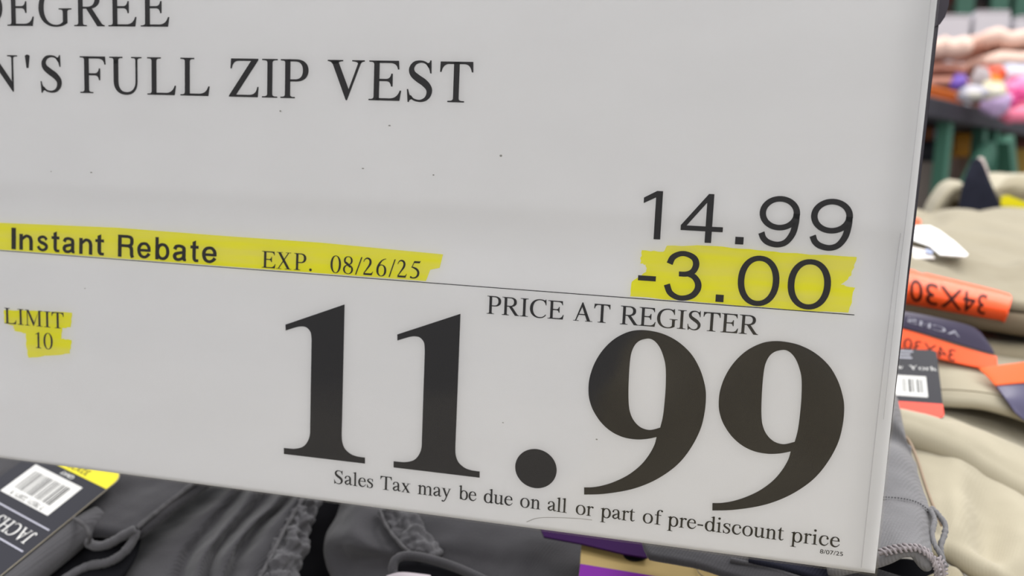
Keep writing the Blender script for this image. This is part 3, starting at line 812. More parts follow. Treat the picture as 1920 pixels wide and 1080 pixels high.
def strip_text(name, s, rows, u0, u1, v0, v1, mt, parent):
    """upside-down size print that follows a bent strip"""
    G = grid_eval(rows, 10, 10); H, W = len(G) - 1, len(G[0]) - 1
    def S(u, v):
        x, y = min(max(u, 0), .9999) * W, min(max(v, 0), .9999) * H; j, i = int(x), int(y); a, b = x - j, y - i
        return (G[i][j] * (1-a) + G[i][j+1] * a) * (1-b) + (G[i+1][j] * (1-a) + G[i+1][j+1] * a) * b
    o = builtin_text(s, 1.0, mt, name, None, Matrix.Identity(4))
    bm = bmesh.new(); bm.from_mesh(o.data)
    for k in range(1, 24):
        bmesh.ops.bisect_plane(bm, geom=list(bm.verts) + list(bm.edges) + list(bm.faces), plane_co=(0, -.5 + k / 24, 0), plane_no=(0, 1, 0))
    xs = [v.co.x for v in bm.verts]; ys = [v.co.y for v in bm.verts]
    for v in bm.verts:
        u = u1 - (v.co.x - min(xs)) / (max(xs) - min(xs)) * (u1 - u0); w = v0 + (v.co.y - min(ys)) / (max(ys) - min(ys)) * (v1 - v0)
        n = (S(u + .01, w) - S(u - .01, w)).cross(S(u, w + .02) - S(u, w - .02)).normalized()
        if n.y > 0: n = -n
        v.co = S(u, w) + n * .0004
    bm.to_mesh(o.data); bm.free(); wparent(o, parent); return o
def barcode(fr, a0, a1, b0, b1, h, parent, seed, along_a=True):
    random.seed(seed); x = a0; R = []
    while x < a1:
        w = random.choice([.25, .3, .5, .8]); 
        R.append(R4(x, min(x + w, a1), b0, b1)); x += w + random.choice([.3, .45, .6, 1.1])
    return fr.quads('barcode_bars', R, h, M_BLACK, parent)
def serif_on(fr, word, a0, a1, b, cap, h, mt, name, parent, rot180=False):
    bm = bmesh.new(); s = cap / 662.0
    gl = [serif_glyph(c) for c in word]; x = 0; polys = []
    for g, adv in gl:
        polys += [[(x + px, py) for px, py in q] for q in g.polys]; x += adv
    k = (a1 - a0) / x
    for q in polys:
        pts = [((a0 + px * k, b + py * s) if not rot180 else (a1 - px * k, b + cap - py * s)) for px, py in q]
        try: bm.faces.new([bm.verts.new(fr.P(u, v, h)) for u, v in pts])
        except ValueError: pass
    o = link(name, bm, mt); wparent(o, parent); return o

# ------------------------------------------------------------------ grey trousers under the sign
T27 = math.radians(27)
A0 = at(200, 922, 0.30)
onT, nT = plane_on(A0, T27)
G1 = thing('folded_trousers', onT(120, 980), 'grey twill trousers with a rolled pocket edge under the yellow-tipped black tag', 'trousers', 'folded trousers on the sale table')
cloth('front_panel', [[onT(x, y, -.0045) for x, y in r] for r in (
    [(-260, 1050), (-100, 1035), (50, 1015), (165, 985), (252, 988)],
    [(-240, 960), (-80, 955), (70, 950), (195, 945), (305, 952)],
    [(-230, 900), (-70, 900), (90, 890), (225, 890), (362, 905)],
    [(-220, 820), (-60, 820), (110, 815), (250, 815), (440, 842)])], .006, M_GREY, G1, 12, 12, wr=.0015, ws=45, seed=1)
wtube('edge_piping', [onT(x, y, -.0040) for x, y in ((254, 992), (285, 967), (325, 936), (364, 906), (420, 866))], .0011, M_SEAM, G1, wob=.12)
wtube('pocket_roll', [onT(x, y, -.0058) for x, y in ((188, 962), (150, 995), (95, 1040), (30, 1092), (-40, 1150))], [.0035 + .0025 * min(1, i / 8) for i in range(33)], M_GREY_L, G1, 14)
wtube('roll_seam', [onT(x, y, o) for x, y, o in ((139, 972, .0010), (158, 985, .0012), (168, 1003, -.001), (166, 1020, -.006))], .0008, M_SEAM, G1)
cloth('pocket_shade', [[onT(x, y, -.0118) for x, y in r] for r in (  # near-black sheet painting the shade in the pocket opening
    [(20, 1120), (120, 1100), (220, 1080)], [(80, 1060), (160, 1045), (245, 1040)], [(130, 1000), (190, 995), (260, 990)])], .003, M_SHADE, G1, 6, 6)
wtube('pocket_lip', [onT(x, y, o) for x, y, o in ((254, 993, -.003), (232, 1004, -.004), (205, 1019, -.005), (185, 1024, -.006), (168, 1019, -.007), (160, 1004, -.008))], .0018, M_GREY_L, G1, 10, wob=.08)
wtube('pocket_lip', [onT(x, y, o) for x, y, o in ((256, 994, -.004), (248, 1015, -.006), (230, 1038, -.008), (203, 1054, -.010), (165, 1062, -.011), (130, 1080, -.011), (95, 1105, -.011))], .0017, M_GREY_L, G1, 10, wob=.08)

G2 = thing('folded_trousers', onT(400, 1010, -.02), 'grey twill trousers bunched in slanting pleats beside a thick wrinkled seam', 'trousers', 'folded trousers on the sale table')
offs = [-26, -20, -14.5, -19, -13, -19, -13.5, -19, -15, -17]
cols = {1120: [40, 190, 285, 330, 356, 382, 402, 416, 440, 475], 1040: [130, 245, 322, 358, 382, 405, 428, 450, 480, 518],
        985: [200, 305, 366, 402, 425, 450, 472, 492, 515, 545], 930: [280, 385, 423, 447, 470, 502, 525, 545, 560, 575], 850: [380, 470, 495, 512, 530, 565, 585, 605, 618, 632]}
cloth('pleated_leg', [[onT(x, y, o / 1000) for x, o in zip(c, offs)] for y, c in cols.items()], .006, M_GREY, G2, 10, 12, wr=.0010, ws=60, seed=4)
cloth('felled_seam', [[onT(x, y, o / 1000) for x, o in r] for y, r in (
    (1120, [(470, -16), (505, -11), (545, -17)]), (1040, [(507, -16), (535, -11.5), (566, -17)]), (985, [(535, -16), (556, -12), (580, -17)]), (930, [(562, -16), (580, -12.5), (602, -17)]), (850, [(610, -16), (622, -13), (640, -17)]))],
    .005, M_GREY_L, G2, 10, 22, wr=.003, ws=260, seed=9)
wtube('seam_edge', [onT(x, y, -.0125) for x, y in ((478, 1100), (505, 1052), (525, 1010), (548, 968), (572, 930))], .0009, M_SEAM, G2, wob=.25)

G7 = thing('folded_trousers', onT(600, 1000, -.04), 'near-black cloth sheet added to darken the gap beside the thick wrinkled seam', 'trousers', 'folded trousers on the sale table')
cloth('folded_leg', [[onT(x, y, -.036 - .004 * k) for k, x in enumerate(r)] for y, r in ((1180, (380, 520, 680, 860)), (1080, (430, 560, 680, 860)), (980, (500, 590, 700, 860)), (880, (560, 640, 740, 860)), (780, (600, 680, 770, 860)))], .006, M_SHADE, G7, 8, 8, wr=.002, ws=40)  # sheet added in near-black so the gap reads as deep shade
on3, n3 = plane_on(at(850, 1010, .32), math.radians(22))
G3 = thing('folded_trousers', on3(850, 1010), 'dark grey trousers with a belt loop and curled hem below the tax note', 'trousers', 'folded trousers on the sale table')
cloth('waist_panel', [[on3(x, y, o / 1000) for x, y, o in r] for r in (
    [(668, 1125, -12), (735, 1120, -6), (850, 1120, -2), (960, 1120, 0), (1092, 1125, 0)],
    [(628, 1065, -10), (720, 1062, -5), (850, 1062, -1), (960, 1062, 0), (1097, 1062, 0)],
    [(612, 1010, -8), (665, 1010, 3), (735, 1012, 0), (862, 1012, 3), (1103, 1012, 0)],
    [(636, 950, -8), (672, 950, 3), (740, 950, 0), (850, 950, 3), (1108, 950, 0)],
    [(660, 870, -8), (700, 870, 2), (760, 870, 0), (860, 870, 2), (1112, 870, 0)])], .007, M_GREY, G3, 12, 12, wr=.0016, ws=40, seed=2)
cloth('belt_loop', [[on3(x, y, o / 1000) for x, y, o in r] for r in (
    [(714, 960, 3), (738, 952, 5.5), (766, 948, 3)], [(730, 990, 3.5), (757, 982, 6.5), (786, 975, 3)], [(752, 1018, 3.5), (780, 1008, 6), (806, 1000, 3)], [(785, 1048, 2.5), (806, 1038, 4.5), (828, 1028, 2.5)])],
    .0025, M_GREY_L, G3, 8, 14, wr=.003, ws=170, seed=5)
wtube('loop_edge', [on3(x, y, .0052) for x, y in ((713, 958), (722, 982), (742, 1010), (766, 1034), (790, 1050))], .0007, M_SEAM, G3, wob=.2)
wtube('curled_hem', [on3(x, y, o / 1000) for x, y, o in ((748, 1092, 4), (737, 1072, 6), (742, 1050, 8), (765, 1042, 8), (805, 1048, 7.5), (860, 1066, 7), (930, 1098, 6))], .0017, M_GREY, G3, 10)
cloth('hem_shade', [[on3(x, y, .0045) for x, y in r] for r in ([(752, 1100), (820, 1100), (910, 1102)], [(748, 1072), (800, 1074), (870, 1080)], [(752, 1052), (790, 1056), (840, 1066)])], .002, M_SHADE, G3, 5, 5)  # near-black sheet stands for the shade inside the curled hem
cloth('care_label', [[on3(x, y, o / 1000) for x, y, o in r] for r in ([(722, 1100, 8), (760, 1095, 10), (812, 1098, 8)], [(725, 1080, 9), (755, 1074, 11), (806, 1079, 9)])], .001, mat('pink_white_satin', 'a89fa5', .5), G3, 6, 4)

# kraft tag with purple bands, tucked under the sign
on5, n5 = plane_on(at(1200, 1060, .305), math.radians(18))
T5 = thing('hang_tag', on5(1200, 1060), 'kraft hang tag with purple bands and a punched hole under the price sign', 'tag')
card('card', [on5(x, y, .001) for x, y in ((1092, 985), (1088, 1056), (1078, 1140), (1560, 1190), (1480, 1010))], .0012, M_KRAFT, T5)
card('purple_band', [on5(x, y, .0016) for x, y in ((1088, 1057), (1080, 1130), (1420, 1150), (1300, 1092))], .0004, M_PURPLE, T5)
def disc(on, cx, cy, rx, ry, off, n=24, half=False):
    return [on(cx + rx * math.cos(2*math.pi*k/n), cy + ry * math.sin(2*math.pi*k/n), off) for k in range(n)]
card('punched_hole', disc(on5, 1192, 1038, 24, 14, .0016), .0003, M_BLACK, T5)
card('punched_hole', [on5(x, y, .0016) for x, y in ((1322, 1055), (1350, 1060), (1357, 1073), (1324, 1068))], .0003, M_BLACK, T5)
wtube('plastic_ring', [on5(1340 + 34 * math.cos(a), 1062 + 24 * math.sin(a), .002) for a in [2*math.pi*k/16 for k in range(17)]], .00018, mat('dull_plastic_loop', '6b6252', .4), T5, 6, 2)
T5b = thing('hang_tag', on5(1120, 1015, .004), 'purple hang tag flap lying over the top of the kraft tag', 'tag')
card('card', [on5(x, y, .0035) for x, y in ((1000, 960), (1216, 985), (1214, 1045), (1170, 1038), (1090, 1019), (1020, 1006))], .0007, M_PURPLE2, T5b)

on6, n6 = plane_on(at(1400, 1060, .285), math.radians(12))
G5 = thing('folded_trousers', on6(1400, 1050), 'charcoal trousers edge slanting over the kraft tag beneath the sign', 'trousers', 'folded trousers on the sale table')
cloth('folded_leg', [[on6(x, y, o / 1000) for x, y, o in r] for r in (
    [(1222, 1034, 0), (1300, 1050, 0), (1400, 1078, 0), (1520, 1120, 0), (1640, 1160, 0)],
    [(1212, 1010, 0), (1310, 1028, 1), (1430, 1058, 1), (1560, 1095, 1), (1660, 1125, 0)],
    [(1205, 960, 0), (1320, 980, 1), (1450, 1010, 1), (1590, 1050, 1), (1690, 1080, 0)])], .003, M_GREY, G5, 10, 8, wr=.0008, ws=60)
wtube('edge_piping', [on6(x, y, .0008) for x, y in ((1370, 1050), (1440, 1066), (1530, 1095))], .0009, M_GREY_L, G5)
G6 = thing('folded_trousers', on6(1460, 1040), 'navy trousers showing as a thin blue corner under the sign edge', 'trousers', 'folded trousers on the sale table')
cloth('folded_leg', [[on6(x, y, o / 1000) for x, y, o in r] for r in ([(1408, 1046, 3), (1480, 1062, 3), (1560, 1085, 3)], [(1420, 1020, 3), (1490, 1040, 3), (1570, 1062, 3)])], .002, M_NAVY, G6, 6, 6)

# grey leg with an overlocked hem, right of the sign
G4 = thing('folded_trousers', at(1690, 930, .305), 'light grey trouser leg with an overlocked hem opening beside the sign corner', 'trousers', 'folded trousers on the sale table')
cloth('leg', [[at(x, y, Y, dz / 1000) for x, y, dz in r] for r, Y in (
    ([(1560, 1064, 0), (1610, 1052, 0), (1650, 1038, 0), (1688, 1028, 1), (1722, 1030, 1), (1748, 1048, -1)], .276),
    ([(1560, 995, 0), (1610, 994, 0), (1650, 990, 0), (1692, 986, .5), (1724, 988, 0), (1746, 1000, -2)], .287),
    ([(1560, 943, 0), (1610, 943, 0), (1655, 941, 0), (1694, 944, 0), (1722, 950, 0), (1745, 968, -1)], .301),
    ([(1560, 930, 0), (1610, 930, .6), (1655, 929, .8), (1694, 932, 1), (1720, 938, .6), (1742, 952, 0)], .306),
    ([(1560, 890, 0), (1610, 890, 1), (1655, 891, 1.5), (1690, 897, 1.5), (1714, 908, 1), (1733, 925, 0)], .318),
    ([(1560, 838, 0), (1610, 836, 0), (1650, 836, 0), (1682, 843, 0), (1706, 860, 0), (1720, 880, 0)], .334),
    ([(1560, 822, 0), (1610, 818, 0), (1650, 819, 0), (1680, 828, 0), (1700, 843, 0), (1712, 857, 0)], .352),
    ([(1560, 775, 0), (1610, 778, 2), (1650, 784, 2), (1676, 795, 2), (1690, 805, 1), (1698, 818, 0)], .356),
    ([(1560, 700, 0), (1610, 710, 2), (1650, 722, 2), (1668, 732, 2), (1678, 742, 1), (1684, 752, 0)], .375))],
    .004, M_GREY_LEG, G4, 8, 8, wr=.0006, ws=70)
cloth('hem_shade', [[at(x, y, Y) for x, y in r] for r, Y in (([(1560, 1110), (1650, 1100), (1700, 1105), (1752, 1120)], .285), ([(1560, 1080), (1650, 1062), (1700, 1056), (1752, 1075)], .32))], .003, M_SHADE, G4, 6, 6)  # this sheet and the next paint the hem opening's shade in near-black
cloth('hem_shade', [[at(x, y, Y) for x, y in r] for r, Y in (([(1560, 1200), (1650, 1190), (1700, 1190), (1765, 1190)], .292), ([(1560, 1080), (1650, 1060), (1700, 1052), (1750, 1066)], .305))], .002, M_SHADE, G4, 6, 6)
def overlock(name, path, parent, step=.00125, r=.00042, ln=.0016):
    pts = crs(path, 14); bm = bmesh.new(); acc = 0; last = pts[0]
    random.seed(5)
    for p, q in zip(pts, pts[1:]):
        acc += (q - p).length
        if acc >= step:
            acc = 0; t = (q - p).normalized(); s = t.cross(Vector((0, -.5, .85))).normalized()
            d = (s + t * .55).normalized() * ln * random.uniform(.85, 1.15)
            tube_bm([p - d, p - d * .4 + Vector((0, 0, r*1.2)), p + d * .4 + Vector((0, 0, r*1.2)), p + d], r, 6, bm)
    tube_bm(pts, r * 1.5, 6, bm)
    o = link(name, bm, M_THREAD, None, True); wparent(o, parent); return o
overlock('overlock_stitching', [at(x, y, Y, .0004) for x, y, Y in ((1648, 1041, .274), (1668, 1035, .274), (1690, 1031, .274), (1712, 1030, .2742), (1732, 1036, .2745), (1748, 1050, .2752), (1757, 1072, .276), (1760, 1100, .277))], G4)
wtube('side_seam_lip', [at(x, y, Y) for x, y, Y in ((1744, 955, .303), (1752, 972, .298), (1751, 985, .294), (1748, 1000, .290), (1753, 1022, .285), (1764, 1042, .282), (1768, 1070, .281), (1766, 1110, .281))], .0008, M_GREY_LEG, G4, 8, wob=.15)
wtube('side_seam_lip', [at(x, y, Y) for x, y, Y in ((1746, 952, .305), (1760, 966, .302), (1772, 984, .298), (1771, 1002, .294), (1764, 1022, .290), (1766, 1045, .287), (1774, 1064, .286))], .0009, M_GREY_LEG, G4, 8, wob=.15)
overlock('overlock_stitching', [at(x, y, Y) for x, y, Y in ((1758, 1046, .2795), (1766, 1062, .2795), (1769, 1085, .280), (1768, 1110, .281))], G4)
# doubled row of stitches across the leg
for dy in (0, 5):
    bm = bmesh.new(); pts = crs([at(x, y + dy, Y, .0009) for x, y, Y in ((1640, 937, .3025), (1665, 937, .3025), (1694, 940, .3025), (1720, 947, .3025), (1742, 962, .3025))], 10)
    for i in range(0, len(pts) - 1, 2): tube_bm([pts[i], pts[i+1]], .00022, 5, bm)
    o = link('stitch_row', bm, M_SEAM, None, True); wparent(o, G4)

# ------------------------------------------------------------------ black tag with the yellow strip
onTag, _ = plane_on(A0, T27)
eW = (A0 - onTag(62, 854)); eL = (A0 - onTag(0, 1082))
# local x: towards the right-hand edge, local y: away from the viewer (up the slope)
fr = Frame(A0 + nT * .0012, eW, eL)
TA = thing('hang_tag', fr.P(-23, -30), 'black hang tag with a yellow size strip and a white barcode label', 'tag', 'size tags on the trousers')
Wd = 47.0; r = 5.0
top = 17.0
def rounded(a0, a1, b0, b1, r, corners=(1, 1, 1, 1), n=6):
    pts = []
    for k, (cx, cy, s) in enumerate(((a1 - r, b1 - r, 0), (a0 + r, b1 - r, 1), (a0 + r, b0 + r, 2), (a1 - r, b0 + r, 3))):
        if corners[k]:
            for i in range(n + 1):
                an = math.pi/2 * (s + i / n); pts.append((cx + r * math.cos(an), cy + r * math.sin(an)))
        else: pts.append(((a1, b1), (a0, b1), (a0, b0), (a1, b0))[k])
    return pts
def fcard(name, fr, pts, h, thick, mt, parent):
    o = card(name, [fr.P(a, b, h) for a, b in pts], thick / 1000, mt, parent); return o
fcard('card', fr, rounded(-Wd, 0, -75, 9.2, r, (1, 1, 0, 0)), 0, .5, M_TAGBLK, TA)
fcard('card_edge', fr, rounded(-Wd - .15, .15, -75, 9.35, r, (1, 1, 0, 0)), -.12, .3, M_EDGE, TA)
fcard('size_strip', fr, rounded(-Wd, 0, 0.3, 9.2, r, (1, 1, 0, 0)), .06, .03, M_YSTRIP, TA)
text_on(fr, '32X30', 4.0, -20, 3.0, .12, M_BLACK, 'size_lettering', TA, math.pi, 1.15, .05)
fcard('barcode_label', fr, R4(-39.5, -9.5, -20.0, -3.6), .06, .03, M_WHITE, TA)
barcode(fr, -36, -13, -16.2, -6.2, .1, TA, 2)
text_on(fr, '7 78571 22871 9', 3.0, -24.5, -18.2, .12, M_BLACK, 'barcode_digits', TA, math.pi, 1.0)
text_on(fr, 'GRAY', 2.5, -21.5, -1.6, .1, M_WHITE, 'colour_lettering', TA, math.pi, 1.2, .04)
serif_on(fr, 'JACHS New', -45, -4.5, -33.4, 5.6, .1, M_WHITE, 'brand_lettering', TA, True)
fr.quads('foil_line', [R4(-46, -2.2, -24.9, -24.3)], .1, M_SILVER, TA)
fr.quads('foil_line', [R4(-46, -2.2, -36.3, -35.7)], .1, M_SILVER, TA)

#PART4
# ------------------------------------------------------------------ khaki trousers right of the sign
K1 = thing('folded_trousers', at(1850, 900, .36), 'stone khaki trousers with a stitched waistband and long slanting fold, nearest the sign', 'trousers', 'khaki trousers on the sale table')
def krows(L): return [[at(x, y, Y, dz / 1000) for x, y, dz in r] for r, Y in L]
cloth('lower_leg', krows([
    ([(1640, 1000, 0), (1700, 1000, 0), (1760, 1008, 0), (1790, 1018, 0), (1850, 1050, 0), (1900, 1085, 0), (1960, 1120, 0), (2060, 1160, 0)], .318),
    ([(1640, 980, 0), (1700, 978, 0), (1765, 985, 1), (1800, 992, 2), (1852, 1006, -8), (1915, 1045, 2), (1970, 1075, 0), (2060, 1110, 0)], .327),
    ([(1640, 920, 0), (1700, 925, 1), (1760, 935, 2), (1802, 950, 4), (1850, 965, -3), (1920, 1000, 4), (1980, 1030, 0), (2070, 1060, 0)], .343),
    ([(1640, 870, 0), (1700, 870, 1), (1755, 880, 2), (1800, 895, 4), (1850, 920, 1), (1920, 960, 3), (1990, 995, 0), (2080, 1030, 0)], .357),
    ([(1640, 835, 0), (1700, 834, 0), (1750, 845, 1), (1800, 866, 2), (1850, 897, 2), (1920, 937, 2), (1990, 970, 0), (2080, 1005, 0)], .371),
    ([(1640, 812, 0), (1700, 816, 0), (1750, 831, 0), (1800, 855, 0), (1850, 886, 0), (1920, 924, 0), (1990, 957, 0), (2080, 992, 0)], .402),
    ([(1640, 790, 0), (1700, 796, 0), (1750, 812, 0), (1800, 838, 0), (1850, 868, 0), (1920, 906, 0), (1990, 940, 0), (2080, 975, 0)], .42)]),
    .008, M_KHAKI2, K1, 8, 8, wr=.0012, ws=45, seed=3)
cloth('folded_thigh', krows([
    ([(1640, 786, 0), (1690, 788, 0), (1750, 807, 0), (1800, 832, 0), (1850, 861, 0), (1920, 899, 0), (1990, 935, 0), (2080, 970, 0)], .367),
    ([(1640, 776, 3), (1700, 782, 3), (1750, 798, 3), (1800, 822, 3), (1850, 849, 3), (1920, 886, 3), (1990, 922, 3), (2080, 958, 3)], .374),
    ([(1640, 764, 1), (1700, 770, 1), (1750, 784, 1), (1800, 803, 2), (1850, 826, 3), (1920, 858, 3), (1990, 890, 2), (2080, 930, 1)], .386),
    ([(1640, 758, 0), (1700, 762, 0), (1750, 772, 0), (1800, 786, 0), (1850, 806, 0), (1920, 832, 0), (1990, 862, 0), (2080, 905, 0)], .402),
    ([(1640, 752, 0), (1700, 754, 0), (1750, 760, 0), (1800, 768, 0), (1850, 780, 0), (1920, 806, 0), (1990, 838, 0), (2080, 880, 0)], .420),
    ([(1640, 738, 0), (1700, 738, 0), (1750, 742, 0), (1800, 745, 0), (1850, 750, 0), (1920, 772, 0), (1990, 800, 0), (2080, 840, 0)], .433),
    ([(1640, 700, 0), (1700, 700, 0), (1750, 700, 0), (1800, 700, 0), (1850, 710, 0), (1920, 735, 0), (1990, 765, 0), (2080, 805, 0)], .445)]),
    .012, M_KHAKI2, K1, 8, 8, wr=.0010, ws=50, seed=5)
cloth('waistband', krows([
    ([(1640, 740, 0), (1700, 742, 0), (1750, 744, 0), (1800, 746, 0), (1850, 751, 0), (1920, 771, 0), (1990, 800, 0), (2080, 835, 0)], .404),
    ([(1640, 730, 1), (1700, 730, 1), (1750, 732, 1), (1800, 734, 1), (1850, 740, 1), (1920, 758, 1), (1990, 785, 0), (2080, 820, 0)], .409),
    ([(1640, 690, 1), (1700, 690, 1), (1750, 690, 1), (1800, 695, 1), (1850, 705, 1), (1920, 720, 1), (1990, 740, 0), (2080, 770, 0)], .425),
    ([(1640, 640, 0), (1700, 645, 0), (1750, 650, 0), (1800, 655, 0), (1850, 665, 0), (1920, 675, 0), (1990, 690, 0), (2080, 710, 0)], .445)]),
    .005, M_KHAKI2, K1, 8, 6, wr=.0006, ws=45, seed=7)
wtube('waistband_stitching', [at(x, y, Y, .0012) for x, y, Y in ((1745, 736, .405), (1790, 736, .405), (1850, 742, .405), (1890, 752, .405))], .00025, mat('khaki_thread', '6f6650', .9), K1, 5)
wtube('side_piping', [at(x, y, Y) for x, y, Y in ((1692, 812, .366), (1706, 830, .361), (1720, 862, .352), (1732, 900, .342), (1746, 940, .332), (1766, 985, .322))], .0006, mat('pinkish_piping', '9d8a77', .9), K1)
K1b = thing('folded_trousers', at(1850, 1075, .31, -.02), 'khaki trousers peeping out in soft folds beneath the nearest khaki pair', 'trousers', 'khaki trousers on the sale table')
cloth('trouser_front', krows([
    ([(1700, 1150, 0), (1790, 1160, 0), (1840, 1165, 0), (1900, 1180, 0), (2000, 1200, 0)], .290),
    ([(1700, 1090, 0), (1790, 1098, 4), (1835, 1105, -4), (1880, 1115, 3), (1990, 1150, 0)], .303),
    ([(1700, 1050, -6), (1785, 1052, -2), (1825, 1062, -8), (1868, 1085, -2), (1980, 1120, -6)], .316),
    ([(1700, 1005, -16), (1785, 1010, -14), (1830, 1020, -18), (1870, 1040, -14), (1980, 1080, -16)], .335)]), .008, M_KHAKI, K1b, 10, 8, wr=.0012, ws=50, seed=6)

K2 = thing('folded_trousers', at(1880, 590, .50), 'brownish khaki trousers folded under the upper orange size strip, upper of two', 'trousers', 'khaki trousers on the sale table')
def slab(near, Yn, depth, rise):
    a = [at(x, y, Yn) for x, y in near]
    return [[p + Vector((0, depth * t, rise * t)) for p in a] for t in (0, .33, .66, 1)]
cloth('folded_legs', slab(((1620, 547), (1750, 564), (1880, 584), (1960, 592), (2080, 602)), .452, .20, .01), .010, M_KHAKI3, K2, 8, 8, wr=.001, ws=35, seed=7)
K2b = thing('folded_trousers', at(1880, 650, .50), 'pale khaki trousers folded beneath the brownish pair, at the lower orange strip', 'trousers', 'khaki trousers on the sale table')
cloth('folded_legs', slab(((1620, 608), (1750, 625), (1880, 642), (1960, 650), (2080, 660)), .456, .20, .006), .0125, M_KHAKI, K2b, 8, 8, wr=.001, ws=35, seed=8)
K3 = thing('folded_trousers', at(1850, 470, .56), 'pale stone trousers spread over the pile above the upper orange strip', 'trousers', 'khaki trousers on the sale table')
cloth('trouser_front', krows([
    ([(1600, 500, 0), (1700, 512, 0), (1750, 524, 0), (1800, 534, 0), (1870, 548, 0), (1930, 558, 0), (2000, 566, 0), (2100, 580, 0)], .458),
    ([(1600, 484, 0), (1700, 492, 0), (1750, 502, 0), (1800, 512, 1), (1870, 522, 0), (1930, 522, -2), (2000, 530, 0), (2100, 545, 0)], .482),
    ([(1600, 474, 0), (1700, 478, 0), (1750, 488, 0), (1800, 497, 3), (1870, 504, 3), (1930, 500, 3), (2000, 508, 0), (2100, 520, 0)], .505),
    ([(1600, 456, 0), (1700, 458, 0), (1750, 462, 0), (1800, 470, 0), (1870, 484, -1), (1930, 486, -1), (2000, 480, 0), (2100, 490, 0)], .55),
    ([(1600, 436, 0), (1700, 434, 0), (1750, 436, 3), (1800, 440, 0), (1870, 452, 3), (1930, 462, 2), (2000, 455, 0), (2100, 465, 0)], .61),
    ([(1600, 416, 0), (1700, 415, -3), (1750, 413, -3), (1800, 412, 2), (1870, 415, 0), (1930, 428, 0), (2000, 425, 0), (2100, 435, 0)], .68),
    ([(1600, 405, 0), (1700, 404, 2), (1738, 405, -2), (1790, 398, 3), (1860, 398, 1), (1930, 402, 1), (2000, 405, 0), (2100, 410, 0)], .735),
    ([(1600, 398, 0), (1716, 391, 0), (1744, 399, 0), (1785, 390, 0), (1822, 397, 0), (1867, 390, 0), (1935, 391, 0), (2100, 395, 0)], .78)]),
    .006, M_KHAKI4, K3, 8, 8, wr=.003, ws=30, seed=12)
K4 = thing('folded_trousers', at(1800, 380, .84), 'tan trousers with the waistband standing up in an open loop on the pile', 'trousers', 'khaki trousers on the sale table')
arch = [(1748, 402), (1758, 378), (1772, 358), (1790, 346), (1810, 346), (1828, 358), (1840, 378), (1850, 402)]
cloth('waistband_loop', [[at(x, y, .815 + .02 * t, 0) + Vector((.004 * t, .05 * t, .004 * t)) for x, y in arch] for t in (0, .5, 1)], .006, M_KHAKI2, K4, 8, 5, wr=.0012, ws=60, seed=2)
cloth('inner_lining', [[at(x, y, Y) for x, y in r] for r, Y in (([(1750, 412), (1800, 410), (1848, 412)], .86), ([(1772, 378), (1802, 372), (1838, 385)], .862), ([(1788, 358), (1804, 354), (1824, 364)], .864))], .003, M_KHAKI3, K4, 6, 6)
K5 = thing('folded_trousers', at(1895, 360, .9), 'khaki trousers heaped at the back of the pile with a yellow tag', 'trousers', 'khaki trousers on the sale table')
cloth('heap', [[at(x, y, Y) for x, y in r] for r, Y in (
    ([(1842, 402), (1868, 396), (1900, 398), (1950, 400), (2050, 405)], .84),
    ([(1843, 370), (1872, 362), (1905, 360), (1950, 365), (2050, 375)], .87),
    ([(1840, 340), (1870, 336), (1905, 334), (1950, 338), (2050, 350)], .91),
    ([(1838, 324), (1865, 323), (1905, 325), (1950, 327), (2050, 335)], .97))], .02, M_KHAKI2, K5, 8, 8, wr=.004, ws=26, seed=15)
cloth('rolled_leg', [[at(x, y, Y) for x, y in r] for r, Y in (
    ([(1872, 378), (1900, 384), (1940, 388)], .825), ([(1878, 352), (1905, 350), (1945, 360)], .82), ([(1895, 333), (1915, 330), (1950, 338)], .84))], .012, M_KHAKI, K5, 8, 8, wr=.002, ws=40, seed=16)
NV = thing('folded_trousers', at(1838, 345, .82), 'navy trousers with a peaked corner standing up behind the tan waistband loop', 'trousers', 'folded trousers on the sale table')
cloth('peaked_corner', [[at(x, y, Y) for x, y in r] for r, Y in (
    ([(1806, 388), (1836, 392), (1874, 392)], .80), ([(1812, 352), (1834, 352), (1857, 352)], .805), ([(1821, 322), (1834, 320), (1846, 322)], .81), ([(1828, 301), (1833, 299), (1838, 301)], .815))], .006, M_NAVY, NV, 8, 8, wr=.0012, ws=60, seed=21)
cloth('pale_facing', [[at(x, y, Y) for x, y in r] for r, Y in (([(1846, 345), (1854, 342)], .826), ([(1842, 322), (1851, 322)], .828), ([(1834, 298), (1842, 297)], .83))], .003, mat('pale_pink_facing', 'd3c3bd', .8), NV, 5, 5)

# tags among the khaki trousers
def tagfr(o_, x_, y_, lift=0.0):
    """frame from three picture points given with depth: origin, along-x, along-y"""
    o, x, y = at(*o_), at(*x_), at(*y_)
    f_ = Frame(o, x - o, y - o); f_.w = (x - o).length * 1000; f_.h = (y - o).dot(f_.ey) * 1000
    return f_
T1 = thing('hang_tag', at(1800, 560, .44), 'big orange size strip bent over the front fold of the pale stone trousers', 'tag', 'size tags on the trousers')
T1rows = [([(1660, 494), (1720, 508), (1800, 527), (1862, 542), (1893, 551)], .462), ([(1660, 508), (1720, 521), (1800, 539), (1864, 552), (1896, 560)], .448), ([(1660, 540), (1720, 552), (1800, 569), (1860, 580), (1889, 585)], .441), ([(1660, 570), (1720, 580), (1800, 594), (1855, 603), (1880, 606)], .452), ([(1660, 588), (1720, 597), (1800, 610), (1848, 617), (1868, 620)], .480)]
cloth('size_strip', krows([([(x, y, 0) for x, y in r], Y) for r, Y in T1rows]), .0008, M_ORANGE, T1, 10, 8)
f1 = tagfr((1835, 590, .4405), (1690, 560, .4405), (1840, 550, .4435))
